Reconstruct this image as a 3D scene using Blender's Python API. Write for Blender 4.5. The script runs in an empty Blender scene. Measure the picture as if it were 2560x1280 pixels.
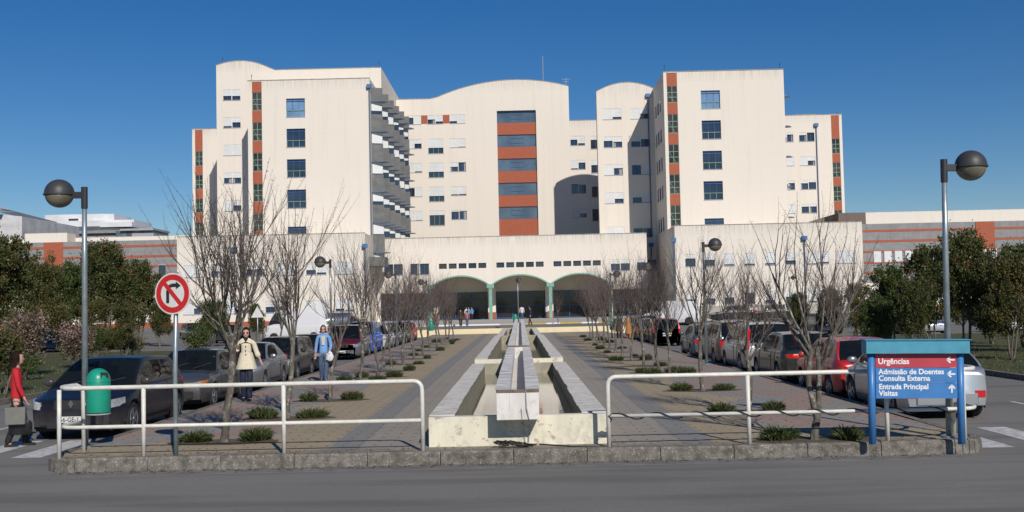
import bpy, bmesh, math, random
from mathutils import Vector, Matrix
R = math.radians
scene = bpy.context.scene
# ---------------------------------------------------------------- camera, sky, sun
FPX, YH0, CH = 2700.0, 769.0, 2.1
ROLL = 0.022
cam_d = bpy.data.cameras.new('camera'); cam = bpy.data.objects.new('camera', cam_d)
scene.collection.objects.link(cam); scene.camera = cam
cam_d.sensor_width = 36.0; cam_d.lens = 36.0*FPX/2560.0
cam_d.clip_start = 0.1; cam_d.clip_end = 6000
PITCH = math.atan((YH0-640)/FPX); YAW = 16.4/FPX
cam.matrix_world = (Matrix.Translation((0.06, 0, CH)) @ Matrix.Rotation(YAW, 4, 'Z')
                    @ Matrix.Rotation(math.pi/2+PITCH, 4, 'X') @ Matrix.Rotation(-ROLL, 4, 'Z'))
CM = cam.matrix_world.copy()
world = bpy.data.worlds.new('World'); scene.world = world; world.use_nodes = True
SUNV = Vector((0.345, -1.0, 0.705)).normalized()
sky = world.node_tree.nodes.new('ShaderNodeTexSky'); sky.sky_type = 'NISHITA'; sky.sun_disc = False
sky.sun_elevation = math.asin(SUNV.z); sky.sun_rotation = math.atan2(SUNV.x, SUNV.y)
sky.altitude = 300; sky.air_density = 1.0; sky.dust_density = 0.0; sky.ozone_density = 4.5
bg = world.node_tree.nodes['Background']; bg.inputs['Strength'].default_value = 0.066
hs = world.node_tree.nodes.new('ShaderNodeHueSaturation'); hs.inputs['Saturation'].default_value = 1.32; hs.inputs['Hue'].default_value = .508
world.node_tree.links.new(sky.outputs[0], hs.inputs['Color']); world.node_tree.links.new(hs.outputs[0], bg.inputs[0])
sd = bpy.data.lights.new('sun', 'SUN'); sun = bpy.data.objects.new('sun', sd); scene.collection.objects.link(sun)
sd.energy = 3.9; sd.angle = R(0.55); sd.color = (1.0, 0.93, 0.85)
sun.rotation_euler = SUNV.to_track_quat('Z', 'Y').to_euler(); sun.location = (20, -40, 60)
scene.view_settings.view_transform = 'Standard'; scene.view_settings.look = 'None'
scene.view_settings.exposure = 0.0; scene.view_settings.gamma = 1.0
scene.render.resolution_x = 1024; scene.render.resolution_y = 512
try:
    scene.cycles.max_bounces = 6; scene.cycles.transparent_max_bounces = 12; scene.cycles.use_denoising = True
except Exception: pass

def ray(px, py):
    d = CM.to_3x3() @ Vector(((px-1280)/FPX, -(py-640)/FPX, -1))
    return CM.translation, d
def G(px, py, z=0.0):
    o, d = ray(px, py); t = (z-o.z)/d.z
    return o + d*t
def P(px, py, Y):
    o, d = ray(px, py); t = (Y-o.y)/d.y
    return o + d*t
def XP(px, py, Y): return P(px, py, Y).x
def ZP(px, py, Y): return P(px, py, Y).z

# ---------------------------------------------------------------- scene helpers
def link(o): scene.collection.objects.link(o); return o
def tag(o, label=None, cat=None, group=None, kind=None):
    if label: o['label'] = label
    if cat: o['category'] = cat
    if group: o['group'] = group
    if kind: o['kind'] = kind
    return o
def empty(name, loc=(0, 0, 0), rz=0.0, label=None, cat=None, group=None):
    o = bpy.data.objects.new(name, None); o.empty_display_size = 0.2; link(o)
    o.location = loc; o.rotation_euler = (0, 0, rz)
    return tag(o, label, cat, group)
def kids(o): return [c for c in bpy.data.objects if c.parent == o]
def copy_tree(o, parent=None, kmap=None):
    if kmap is None:
        kmap = {}
        for c in bpy.data.objects:
            if c.parent: kmap.setdefault(c.parent.name, []).append(c)
    c = o.copy(); link(c)
    if parent is not None: c.parent = parent
    for ch in kmap.get(o.name, []): copy_tree(ch, c, kmap)
    return c

class MB:
    def __init__(s): s.v = []; s.f = []; s.mi = []; s.cur = 0; s.M = Matrix.Identity(4)
    def vs(s, pts):
        n = len(s.v)
        for p in pts: s.v.append(tuple(s.M @ Vector(p)))
        return n
    def face(s, idx): s.f.append(tuple(idx)); s.mi.append(s.cur)
    def poly(s, pts):
        n = s.vs(pts); s.face(range(n, n+len(pts)))
    def box(s, x0, x1, y0, y1, z0, z1):
        n = s.vs([(x0,y0,z0),(x1,y0,z0),(x1,y1,z0),(x0,y1,z0),(x0,y0,z1),(x1,y0,z1),(x1,y1,z1),(x0,y1,z1)])
        for q in ((0,3,2,1),(4,5,6,7),(0,1,5,4),(1,2,6,5),(2,3,7,6),(3,0,4,7)): s.face([n+i for i in q])
    def prism(s, pts, h):           # pts ccw list of 3d, h = extrude vector
        h = Vector(h); k = len(pts)
        n = s.vs(pts); m = s.vs([Vector(p)+h for p in pts])
        s.face([n+i for i in reversed(range(k))]); s.face([m+i for i in range(k)])
        for i in range(k):
            j = (i+1) % k; s.face((n+i, n+j, m+j, m+i))
    def loft(s, rings, close=True, cap=True):
        ns = [s.vs(r) for r in rings]; k = len(rings[0])
        for a, b in zip(ns, ns[1:]):
            for i in range(k if close else k-1):
                j = (i+1) % k; s.face((a+i, a+j, b+j, b+i))
        if cap and close:
            s.face([ns[0]+i for i in reversed(range(k))]); s.face([ns[-1]+i for i in range(k)])
    def tube(s, path, rad, sides=8, cap=True):
        path = [Vector(p) for p in path]
        if not isinstance(rad, (list, tuple)): rad = [rad]*len(path)
        rings = []; t0 = (path[1]-path[0]).normalized()
        u = t0.orthogonal().normalized()
        for i, p in enumerate(path):
            if i == 0: t = path[1]-path[0]
            elif i == len(path)-1: t = path[-1]-path[-2]
            else: t = (path[i+1]-path[i]).normalized()+(path[i]-path[i-1]).normalized()
            t = t.normalized() if t.length > 1e-9 else t0
            u = (u - t*u.dot(t))
            u = u.normalized() if u.length > 1e-6 else t.orthogonal().normalized()
            w = t.cross(u)
            rings.append([p+(u*math.cos(a)+w*math.sin(a))*rad[i] for a in [2*math.pi*k/sides for k in range(sides)]])
        s.loft(rings, True, cap)
    def lathe(s, prof, n=24, c=(0, 0, 0)):   # prof: (r,z)
        rings = [[(c[0]+r*math.cos(2*math.pi*k/n), c[1]+r*math.sin(2*math.pi*k/n), c[2]+z) for k in range(n)] for r, z in prof]
        s.loft(rings, True, True)
    def build(s, name, mats, parent=None, smooth=False, loc=None):
        me = bpy.data.meshes.new(name); me.from_pydata(s.v, [], s.f)
        if not isinstance(mats, (list, tuple)): mats = [mats]
        for m in mats: me.materials.append(m)
        if len(mats) > 1: me.polygons.foreach_set('material_index', s.mi)
        if smooth:
            me.polygons.foreach_set('use_smooth', [True]*len(me.polygons))
            if smooth != 'all':
                bm = bmesh.new(); bm.from_mesh(me)
                bmesh.ops.recalc_face_normals(bm, faces=bm.faces[:])
                for e in bm.edges:
                    if len(e.link_faces) == 2 and e.calc_face_angle(0) > R(smooth if smooth is not True else 35): e.smooth = False
                bm.to_mesh(me); bm.free()
        me.update()
        o = bpy.data.objects.new(name, me); link(o)
        if parent is not None: o.parent = parent
        if loc is not None: o.location = loc
        return o

# ---------------------------------------------------------------- materials
class NT:
    def __init__(s, name):
        s.m = bpy.data.materials.new(name); s.m.use_nodes = True
        s.t = s.m.node_tree; s.b = s.t.nodes['Principled BSDF']
        s.co = None
    def n(s, ty, **kw):
        o = s.t.nodes.new(ty)
        for k, v in kw.items(): setattr(o, k, v)
        return o
    def L(s, a, b): s.t.links.new(a, b)
    def coord(s, kind='Object'):
        if s.co is None: s.co = s.n('ShaderNodeTexCoord')
        return s.co.outputs[kind]
    def pos(s): return s.n('ShaderNodeNewGeometry').outputs['Position']
    def mp(s, vec, scale=(1, 1, 1), rot=(0, 0, 0), loc=(0, 0, 0)):
        m = s.n('ShaderNodeMapping'); m.inputs['Scale'].default_value = scale; m.inputs['Rotation'].default_value = rot
        m.inputs['Location'].default_value = loc; s.L(vec, m.inputs[0]); return m.outputs[0]
    def noise(s, vec, sc, det=4, rough=.55):
        n = s.n('ShaderNodeTexNoise'); n.inputs['Scale'].default_value = sc; n.inputs['Detail'].default_value = det
        n.inputs['Roughness'].default_value = rough; s.L(vec, n.inputs['Vector']); return n.outputs['Fac']
    def ramp(s, fac, stops):
        r = s.n('ShaderNodeValToRGB'); e = r.color_ramp.elements
        while len(e) < len(stops): e.new(0.5)
        for el, (p, c) in zip(e, stops):
            el.position = p; el.color = (c[0], c[1], c[2], 1) if isinstance(c, (tuple, list)) else (c, c, c, 1)
        s.L(fac, r.inputs[0]); return r.outputs[0]
    def mix(s, fac, a, b, mode='MIX'):
        m = s.n('ShaderNodeMix', data_type='RGBA', blend_type=mode)
        for inp, v in ((m.inputs[0], fac), (m.inputs[6], a), (m.inputs[7], b)):
            if hasattr(v, 'links') or hasattr(v, 'is_linked'): s.L(v, inp)
            elif isinstance(v, (int, float)): inp.default_value = v
            else: inp.default_value = (v[0], v[1], v[2], 1)
        return m.outputs[2]
    def math(s, op, a, b=0.0, c=None):
        m = s.n('ShaderNodeMath', operation=op)
        for i, v in enumerate((a, b) if c is None else (a, b, c)):
            if isinstance(v, (int, float)): m.inputs[i].default_value = v
            else: s.L(v, m.inputs[i])
        return m.outputs[0]
    def sep(s, v):
        x = s.n('ShaderNodeSeparateXYZ'); s.L(v, x.inputs[0]); return x.outputs
    def base(s, c):
        if isinstance(c, (tuple, list)): s.b.inputs['Base Color'].default_value = (c[0], c[1], c[2], 1)
        else: s.L(c, s.b.inputs['Base Color'])
    def rough(s, r):
        if isinstance(r, (int, float)): s.b.inputs['Roughness'].default_value = r
        else: s.L(r, s.b.inputs['Roughness'])
    def bump(s, h, st=.3, dist=.01):
        b = s.n('ShaderNodeBump'); b.inputs['Strength'].default_value = st; b.inputs['Distance'].default_value = dist
        s.L(h, b.inputs['Height']); s.L(b.outputs[0], s.b.inputs['Normal'])

MATS = {}
def plain(name, col, rough=.6, metal=0, var=.12, sc=6, spec=.5, coat=0):
    if name in MATS: return MATS[name]
    t = NT(name); p = t.pos()
    f = t.noise(p, sc, 4)
    lo = [c*(1-var) for c in col]; hi = [min(1, c*(1+var)) for c in col]
    t.base(t.ramp(f, [(.3, lo), (.7, hi)])); t.rough(rough)
    t.b.inputs['Metallic'].default_value = metal; t.b.inputs['Specular IOR Level'].default_value = spec
    t.b.inputs['Coat Weight'].default_value = coat
    MATS[name] = t.m; return t.m

def m_wall(name, col, stain=.5, streak_from=.9):
    t = NT(name); p = t.pos(); gz = t.sep(t.coord('Generated'))[2]
    big = t.noise(p, .12, 3); fine = t.noise(p, 3, 5)
    stre = t.noise(t.mp(p, (1.6, 1.6, .07)), 1.0, 5, .65)
    stf = t.noise(t.mp(p, (5, 5, .1)), 1.0, 4, .7)
    c = t.mix(t.math('MULTIPLY', big, .25), col, [x*.86 for x in col])
    c = t.mix(t.ramp(stre, [(.52, 0), (.8, .35*stain)]), c, (.42, .38, .33))
    top = t.ramp(gz, [(streak_from, 0), (1.0, 1)])
    sm = t.math('MULTIPLY', top, t.ramp(stf, [(.42, 0), (.7, 1)]))
    c = t.mix(t.math('MULTIPLY', sm, .75*stain), c, (.2, .19, .17))
    # faint panel joints
    xz = t.sep(p)
    jz = t.math('LESS_THAN', t.math('PINGPONG', xz[2], 1.02), .025)
    jx = t.math('LESS_THAN', t.math('PINGPONG', xz[0], 1.5), .02)
    j = t.math('MULTIPLY', t.math('MAXIMUM', jz, jx), .07)
    c = t.mix(j, c, (.35, .33, .3))
    c = t.mix(t.math('MULTIPLY', fine, .1), c, [x*.8 for x in col])
    t.base(c); t.rough(.85); t.b.inputs['Specular IOR Level'].default_value = .25
    t.bump(fine, .15, .02); return t.m
WALL = m_wall('cream_render', (.77, .71, .62), .6, .93)
WALLP = m_wall('cream_render_stained', (.77, .71, .62), .85, .86)
WALLS = m_wall('cream_reveal', (.84, .78, .66), .15)

def m_concrete(name, a, b, bands=False):
    t = NT(name); p = t.pos()
    n1 = t.noise(t.mp(p, (1, 1, 2.2)), .7, 6, .65); n2 = t.noise(p, 9, 5)
    c = t.ramp(n1, [(.3, a), (.7, b)])
    c = t.mix(t.math('MULTIPLY', n2, .3), c, [x*.6 for x in a])
    stk = t.noise(t.mp(p, (3, 3, .2)), 1, 4)
    c = t.mix(t.ramp(stk, [(.5, 0), (.75, .4)]), c, [x*.55 for x in a])
    t.base(c); t.rough(.88); t.bump(n2, .3, .02); return t.m
CONCD = m_concrete('dark_bay_concrete', (.13, .135, .135), (.21, .21, .205))
CONC = m_concrete('grey_concrete', (.23, .235, .24), (.33, .335, .335))
def m_brick(name, col, mortar, w, h, vert=True):
    t = NT(name); p = t.pos(); s = t.sep(p)
    cb = t.n('ShaderNodeCombineXYZ'); t.L(s[0], cb.inputs[0]); t.L(s[2] if vert else s[1], cb.inputs[1])
    br = t.n('ShaderNodeTexBrick'); t.L(cb.outputs[0], br.inputs['Vector'])
    br.inputs['Scale'].default_value = 1; br.inputs['Brick Width'].default_value = w; br.inputs['Row Height'].default_value = h
    br.inputs['Mortar Size'].default_value = min(w, h)*.06; br.inputs['Color1'].default_value = (*col, 1)
    br.inputs['Color2'].default_value = (*[c*.8 for c in col], 1); br.inputs['Mortar'].default_value = (*mortar, 1)
    n = t.noise(p, .8, 5); c = t.mix(t.math('MULTIPLY', n, .4), br.outputs[0], [x*.7 for x in col])
    t.base(c); t.rough(.8); return t.m
RED = m_brick('red_brick_tile', (.44, .115, .055), (.33, .12, .08), .24, .09)

def m_glass(name, col, rough=.04, var=.3, spec=1.0):
    t = NT(name); p = t.pos(); n = t.noise(p, .35, 3)
    t.base(t.ramp(n, [(.35, [c*(1-var) for c in col]), (.65, [c*(1+var) for c in col])])); t.rough(rough)
    t.b.inputs['Specular IOR Level'].default_value = spec
    nb = t.noise(p, 1.3, 2); t.bump(nb, .05, .05); return t.m
GLASS = m_glass('dark_window_glass', (.028, .04, .06))
GLASSB = m_glass('brown_stair_glass', (.05, .04, .035), .15, .5, .6)
GLASSC = m_glass('blue_grey_curtain_glass', (.09, .13, .17), .06, .25)
GLASST = m_glass('sky_blue_tinted_glass', (.16, .27, .42), .05, .2)
GLASSE = m_glass('entrance_glass', (.014, .016, .022), .08, .6, .6)
SHUT = plain('white_roller_shutter', (.66, .68, .68), .6, var=.05, sc=.9)
BLUEF = plain('blue_metal_frame', (.03, .10, .33), .45, var=.15)
GREENF = plain('pale_green_metal_frame', (.22, .36, .27), .5)
GREENA = plain('weathered_green_steel', (.19, .37, .30), .6, var=.25, sc=5)
SLATE = plain('slate_blue_canopy', (.10, .15, .23), .5, var=.2)
FRAMEG = plain('grey_window_frame', (.35, .35, .36), .5)

def m_asphalt(name, a, b, patch=.5):
    t = NT(name); p = t.pos()
    n1 = t.noise(p, .25, 5, .6); n2 = t.noise(p, 60, 3, .7); n3 = t.noise(t.mp(p, (.15, 1.2, 1)), 1.0, 5)
    c = t.ramp(n1, [(.3, a), (.7, b)])
    c = t.mix(t.ramp(n2, [(.35, 0), (.75, .5)]), c, [x*1.7 for x in b])
    c = t.mix(t.ramp(n3, [(.5, 0), (.62, patch)]), c, [x*.72 for x in a])
    n4 = t.noise(t.mp(p, (.05, 2.6, 1)), 1.0, 3)
    c = t.mix(t.ramp(n4, [(.6, 0), (.7, .35)]), c, [x*1.3 for x in b])
    v = t.n('ShaderNodeTexVoronoi', feature='DISTANCE_TO_EDGE'); v.inputs['Scale'].default_value = .32
    t.L(t.mp(t.mix(.08, p, t.n('ShaderNodeTexNoise').outputs['Color'])), v.inputs['Vector'])
    c = t.mix(t.ramp(v.outputs['Distance'], [(0, .0), (.004, 0)]), c, [x*.5 for x in a])
    t.base(c); t.rough(.9); t.bump(n2, .35, .006); t.b.inputs['Specular IOR Level'].default_value = .3
    return t.m
ASPH = m_asphalt('asphalt', (.148, .143, .129), (.183, .176, .160))
ASPHL = m_asphalt('forecourt_paving', (.36, .33, .28), (.43, .40, .35), .2)

def m_pavers(name, bands=True):
    """interlocking block paving with the plaza's coloured fields: they are laid in coloured blocks"""
    t = NT(name); p = t.pos(); s = t.sep(p)
    ax = t.math('ADD', t.math('ABSOLUTE', s[0]), t.math('MULTIPLY', t.math('SUBTRACT', t.noise(p, 2.2, 4), .5), .16))
    # block joints + dark dots
    def cell(sx, sy, off=0):
        fx = t.math('PINGPONG', t.math('ADD', s[0], off), sx/2); fy = t.math('PINGPONG', s[1], sy/2)
        return fx, fy
    br = t.n('ShaderNodeTexBrick'); t.L(p, br.inputs['Vector']); br.inputs['Scale'].default_value = 1
    br.inputs['Brick Width'].default_value = .2; br.inputs['Row Height'].default_value = .1
    br.inputs['Mortar Size'].default_value = .006; br.inputs['Color1'].default_value = (1, 1, 1, 1)
    br.inputs['Color2'].default_value = (.86, .86, .86, 1); br.inputs['Mortar'].default_value = (.5, .5, .5, 1)
    fx = t.math('PINGPONG', s[0], .125); fy = t.math('PINGPONG', s[1], .25)
    dots = t.math('MULTIPLY', t.math('LESS_THAN', fx, .022), t.math('LESS_THAN', fy, .045))
    big = t.noise(p, .5, 5, .65); mid = t.noise(p, 4, 4)
    GREY = (.275, .265, .245); TAN = (.40, .315, .185); BLG = (.225, .225, .215); RED_ = (.35, .235, .19)
    # near basin field: pink grey
    def lt(a, b): return t.math('LESS_THAN', a, b)
    c = t.mix(lt(ax, 2.95), TAN, BLG)
    c = t.mix(lt(ax, 2.45), c, (.345, .305, .255))
    # outer walkway: zigzag of pink, grey and tan
    zig = t.math('PINGPONG', s[1], 4.0)
    u = t.math('ADD', ax, t.math('MULTIPLY', zig, .55))       # 4.2..9
    outer = t.math('GREATER_THAN', ax, 4.0)
    w = t.math('PINGPONG', u, 1.1)
    oc = t.mix(lt(w, .62), GREY, RED_)
    oc = t.mix(lt(ax, 4.15), oc, TAN); oc = t.mix(lt(t.math('ADD', s[1], t.math('MULTIPLY', ax, .25)), 19.4), oc, TAN)
    edge = t.math('GREATER_THAN', u, 4.0+1.1)
    c2 = t.mix(t.math('MULTIPLY', t.math('GREATER_THAN', t.math('SUBTRACT', u, 0), 5.0), t.math('GREATER_THAN', ax, 3.6)), c, oc)
    c = c2
    c = t.mix(.7, c, br.outputs[0], 'MULTIPLY')
    c = t.mix(t.math('MULTIPLY', dots, .9), c, (.05, .042, .035))
    edge_d = t.ramp(t.math('ADD', s[1], t.math('MULTIPLY', t.noise(p, 3, 5, .7), 1.6)), [(0, 0), (1, 0)])
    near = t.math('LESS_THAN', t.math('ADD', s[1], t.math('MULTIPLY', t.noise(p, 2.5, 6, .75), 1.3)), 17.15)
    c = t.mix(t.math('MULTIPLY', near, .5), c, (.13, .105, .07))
    c = t.mix(t.ramp(big, [(.4, .0), (.8, .35)]), c, (.17, .16, .135))
    c = t.mix(t.ramp(mid, [(.4, .12), (.8, .4)]), c, (.30, .27, .215))
    c = t.mix(t.ramp(t.noise(p, 1.7, 6, .75), [(.55, 0), (.75, .5)]), c, (.15, .13, .10))
    t.base(c); t.rough(.88); t.bump(br.outputs['Fac'], -.2, .004); return t.m
PAVE = m_pavers('block_paving')
def m_kerb():
    t = NT('kerb_stone'); p = t.pos()
    n1 = t.noise(p, 1.6, 6, .7); n2 = t.noise(p, 38, 3, .8); n3 = t.noise(p, 7, 4)
    c = t.ramp(n1, [(.3, (.13, .115, .095)), (.7, (.235, .215, .185))])
    c = t.mix(t.ramp(n2, [(.56, 0), (.66, .85)]), c, (.50, .48, .44))
    c = t.mix(t.ramp(n3, [(.42, 0), (.68, .8)]), c, (.055, .05, .04))
    t.base(c); t.rough(.9); t.bump(n2, .5, .01); return t.m
KERB = m_kerb()
def m_basin(name, col, chip):
    t = NT(name); p = t.pos()
    n1 = t.noise(p, 5.5, 6, .68); n2 = t.noise(p, 3.5, 6, .75); n3 = t.noise(t.mp(p, (3, 3, .6)), 1.5, 5)
    c = t.ramp(n3, [(.35, [x*.82 for x in col]), (.65, col)])
    c = t.mix(t.ramp(n1, [(chip, 0), (chip+.03, .9)]), c, (.42, .33, .25))
    c = t.mix(t.ramp(n2, [(.5, 0), (.72, .6)]), c, (.27, .25, .21))
    t.base(c); t.rough(.8); t.bump(n1, .2, .01); return t.m
BASW = m_basin('peeling_cream_paint', (.77, .73, .57), .60)
BAST = m_basin('weathered_white_concrete', (.70, .675, .60), .62)
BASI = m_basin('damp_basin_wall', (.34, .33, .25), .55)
TROW = m_basin('white_trough_paint', (.78, .75, .70), .72)
def m_water():
    t = NT('pool_water'); p = t.pos(); n = t.noise(p, 5, 3)
    t.base((.20, .19, .145)); t.rough(.03); t.b.inputs['Specular IOR Level'].default_value = .9
    t.bump(n, .06, .02); return t.m
WATER = m_water()
def m_grass():
    t = NT('lawn'); p = t.pos(); n1 = t.noise(p, .6, 5, .7); n2 = t.noise(p, 25, 4, .8)
    c = t.ramp(n1, [(.3, (.055, .07, .018)), (.55, (.095, .10, .03)), (.75, (.14, .12, .05))])
    c = t.mix(t.math('MULTIPLY', n2, .5), c, (.03, .04, .012)); t.base(c); t.rough(.95); t.bump(n2, .8, .05); return t.m
GRASS = m_grass()
def m_bark(name, a, b, lich):
    t = NT(name); p = t.pos(); n = t.noise(t.mp(p, (14, 14, 5)), 1, 5); n2 = t.noise(t.mp(p, (1, 1, .6)), 11, 6, .75)
    c = t.ramp(n, [(.3, a), (.7, b)]); c = t.mix(t.ramp(n2, [(.53, 0), (.66, lich)]), c, (.42, .42, .34))
    t.base(c); t.rough(.9); t.bump(n, .6, .01); return t.m
BARK = m_bark('lichen_bark', (.065, .055, .045), (.15, .13, .105), .9)
TWIG = m_bark('dark_twigs', (.075, .056, .046), (.15, .12, .10), .2)
TWIGP = m_bark('purple_brown_twigs', (.085, .062, .056), (.15, .112, .10), .15)
BARKE = m_bark('grey_trunk_bark', (.09, .075, .055), (.18, .15, .115), .2)
def m_leaf(name, cols):
    t = NT(name); a = t.n('ShaderNodeAttribute', attribute_name='leaf_hue')
    n = t.noise(t.pos(), .9, 3)
    f = t.math('ADD', t.math('MULTIPLY', a.outputs['Fac'], .6), t.math('MULTIPLY', n, .5))
    t.base(t.ramp(f, cols)); t.rough(.5); t.b.inputs['Specular IOR Level'].default_value = .4
    t.b.inputs['Subsurface Weight'].default_value = 0
    tr = t.n('ShaderNodeBsdfTranslucent'); t.L(t.b.inputs['Base Color'].links[0].from_socket, tr.inputs[0])
    ms = t.n('ShaderNodeMixShader'); ms.inputs[0].default_value = .2
    out = t.t.nodes['Material Output']; t.L(t.b.outputs[0], ms.inputs[1]); t.L(tr.outputs[0], ms.inputs[2]); t.L(ms.outputs[0], out.inputs[0])
    return t.m
LEAFR = m_leaf('red_green_leaves', [(.25, (.04, .058, .016)), (.55, (.075, .095, .026)), (.74, (.12, .105, .035)), (.93, (.17, .075, .03))])
LEAFG = m_leaf('green_leaves', [(.2, (.03, .05, .014)), (.55, (.06, .09, .022)), (.85, (.12, .14, .035))])
LEAFO = m_leaf('olive_brown_leaves', [(.25, (.045, .056, .018)), (.55, (.085, .09, .026)), (.78, (.135, .11, .035)), (.93, (.18, .085, .028))])
LEAFP = m_leaf('pink_blossom_leaves', [(.2, (.05, .06, .02)), (.45, (.09, .08, .04)), (.6, (.26, .17, .14)), (.85, (.42, .30, .26))])
TUFT = m_leaf('low_tuft_leaves', [(.2, (.04, .055, .018)), (.55, (.075, .10, .03)), (.85, (.13, .15, .06))])
PIPE = plain('white_rail_paint', (.68, .67, .60), .45, var=.12, sc=9)
GALV = plain('galvanised_steel', (.34, .40, .42), .4, .6, var=.15, sc=8)
DARKM = plain('dark_grey_metal', (.035, .037, .042), .45, .2)
DOMEM = plain('dark_lamp_dome', (.045, .045, .047), .5)
GLOBE = plain('weathered_lamp_globe', (.17, .155, .11), .25, var=.25, sc=4)
BIN = plain('green_plastic', (.012, .29, .19), .35, var=.1)
SIGNB = plain('sign_blue', (.05, .20, .48), .4, var=.08)
SIGNT = plain('sign_turquoise_cap', (.06, .29, .40), .5, var=.1)
SIGNR = plain('sign_red', (.47, .05, .075), .4, var=.08)
WHITE = plain('white_lettering', (.8, .8, .78), .5, var=.04)
TSRED = plain('traffic_red', (.55, .02, .02), .35, var=.08)
TSWH = plain('traffic_white', (.66, .66, .62), .4, var=.06)
BLACK = plain('black_rubber', (.018, .018, .018), .6)
LINEW = plain('worn_road_paint', (.50, .50, .48), .8, var=.3, sc=7)
LINEY = plain('yellow_kerb_paint', (.55, .38, .06), .8, var=.2)
# ================================================================ GROUND AND SETTING
RZ = -0.19
def gz(y):                                   # the whole site climbs half a metre towards the building
    if y < 90.2: return RZ
    if y > 98: return 0.44
    return RZ+(0.44-RZ)*(y-90.2)/7.8
def sheet(name, x0, x1, ys, off, mat, nx=1):
    m = MB()
    rows = []
    for y in ys:
        rows.append([(x0+(x1-x0)*i/nx, y, gz(y)+off) for i in range(nx+1)])
    ns = [m.vs(r) for r in rows]
    for a, b in zip(ns, ns[1:]):
        for i in range(nx): m.face((a+i, a+i+1, b+i+1, b+i))
    o = m.build(name, mat); tag(o, kind='structure'); return o
sheet('road', -3000, 3000, [-600, 0, 90.2, 98, 400, 4500], 0, ASPH)
# plaza island with rounded front corners
PXL, PXR, PY0, PY1 = -7.15, 7.0, 16.0, 89.0
def island_outline(x0, x1, y0, y1, r, inset=0):
    pts = []; x0 += inset; x1 -= inset; y0 += inset; r = max(.05, r-inset)
    for k in range(9):
        a = math.pi+math.pi/2*k/8; pts.append((x0+r+r*math.cos(a), y0+r+r*math.sin(a)))
    for k in range(9):
        a = 1.5*math.pi+math.pi/2*k/8; pts.append((x1-r+r*math.cos(a), y0+r+r*math.sin(a)))
    pts += [(x1, y1), (x0, y1)]
    return pts
m = MB(); m.poly([(x, y, 0.0) for x, y in island_outline(PXL, PXR, PY0, PY1, .6, .16)])
tag(m.build('pavement', PAVE), kind='structure')
# kerb stones: a ring of blocks
m = MB(); out = island_outline(PXL, PXR, PY0, PY1, .6); inn = island_outline(PXL, PXR, PY0, PY1, .6, .16)
rng = random.Random(5)
def kerb_run(m, a, b, c, d, L=1.1):
    a, b, c, d = map(Vector, (a, b, c, d)); n = max(1, round((b-a).length/L))
    for i in range(n):
        t0, t1 = i/n, (i+1)/n; g = .006/max((b-a).length, .1)
        t0 += g; t1 -= g
        q = [a.lerp(b, t0), a.lerp(b, t1), c.lerp(d, t1), c.lerp(d, t0)]
        dz = rng.uniform(-.006, .008); ch = .03
        o0, o1, i1, i0 = [Vector((v.x, v.y, 0)) for v in q]
        inw0 = (i0-o0).normalized()*ch; inw1 = (i1-o1).normalized()*ch
        zt = .012+dz
        ring = lambda A, z: [(p.x, p.y, z) for p in A]
        m.loft([ring([o0, o1, i1, i0], RZ-.05), ring([o0+inw0*.2, o1+inw1*.2, i1, i0], zt-ch), ring([o0+inw0, o1+inw1, i1, i0], zt)])
for i in range(len(out)-2):
    kerb_run(m, out[i], out[i+1], inn[i], inn[i+1])
kerb_run(m, out[17], out[18], inn[17], inn[18], 1.2); kerb_run(m, out[19], out[0], inn[19], inn[0], 1.2)
tag(m.build('kerb', KERB), kind='structure')
# gutter line at foot of kerb
m = MB(); m.box(-6.6, 6.4, 15.6, 15.985, RZ-.02, RZ+.005); tag(m.build('gutter', plain('gutter_concrete', (.16, .155, .15), .9, var=.25, sc=3)), kind='structure')
# verge lawns left and right, each with kerb
for sx in (-1, 1):
    e = 13.9*sx
    m = MB(); ys = [20, 40, 60, 66]
    for y0, y1 in zip(ys, ys[1:]):
        q = [(e, y0, RZ+.13), (sx*60, y0, RZ+.13), (sx*60, y1, RZ+.13), (e, y1, RZ+.13)]
        m.poly(q if sx > 0 else q[::-1])
    tag(m.build('lawn', GRASS), kind='structure')
    m = MB(); a, b = sorted((e-.18*sx, e)); m.box(a, b, 19.85, 66.1, RZ-.05, RZ+.15)
    a, b = sorted((e, sx*60)); m.box(a, b, 19.85, 19.995, RZ-.05, RZ+.148); m.box(a, b, 66.005, 66.15, RZ-.05, RZ+.148)
    tag(m.build('kerb', KERB), kind='structure')
# forecourt before the entrance with painted kerb
m = MB(); m.box(-20.5, 19.5, 104.5, 150, .0, .56); tag(m.build('pavement', ASPHL), kind='structure')
m = MB(); m.box(-20.6, 19.6, 104.2, 104.5, .3, .57)
tag(m.build('kerb', plain('pale_kerb', (.45, .42, .36), .85)), kind='structure')
for (x0, x1, mt) in ((-7.9, -1.9, WHITE), (.9, 2.6, LINEY), (2.6, 3.9, WHITE), (3.9, 6.0, LINEY), (6.0, 7.6, WHITE), (7.6, 8.6, LINEY), (-17, -12.7, LINEY)):
    m = MB(); m.box(x0, x1, 104.192, 104.506, .40, .574); tag(m.build('kerb_marking', mt), kind='structure')
# low cream retaining wall across the end of the plaza
m = MB(); m.box(-11.0, 11.0, 89.5, 89.9, -.2, .41)
tag(m.build('low_wall', plain('cream_low_wall', (.80, .68, .42), .8, var=.06, sc=2)), 'low cream wall closing the far end of the paved plaza', 'wall')
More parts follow.
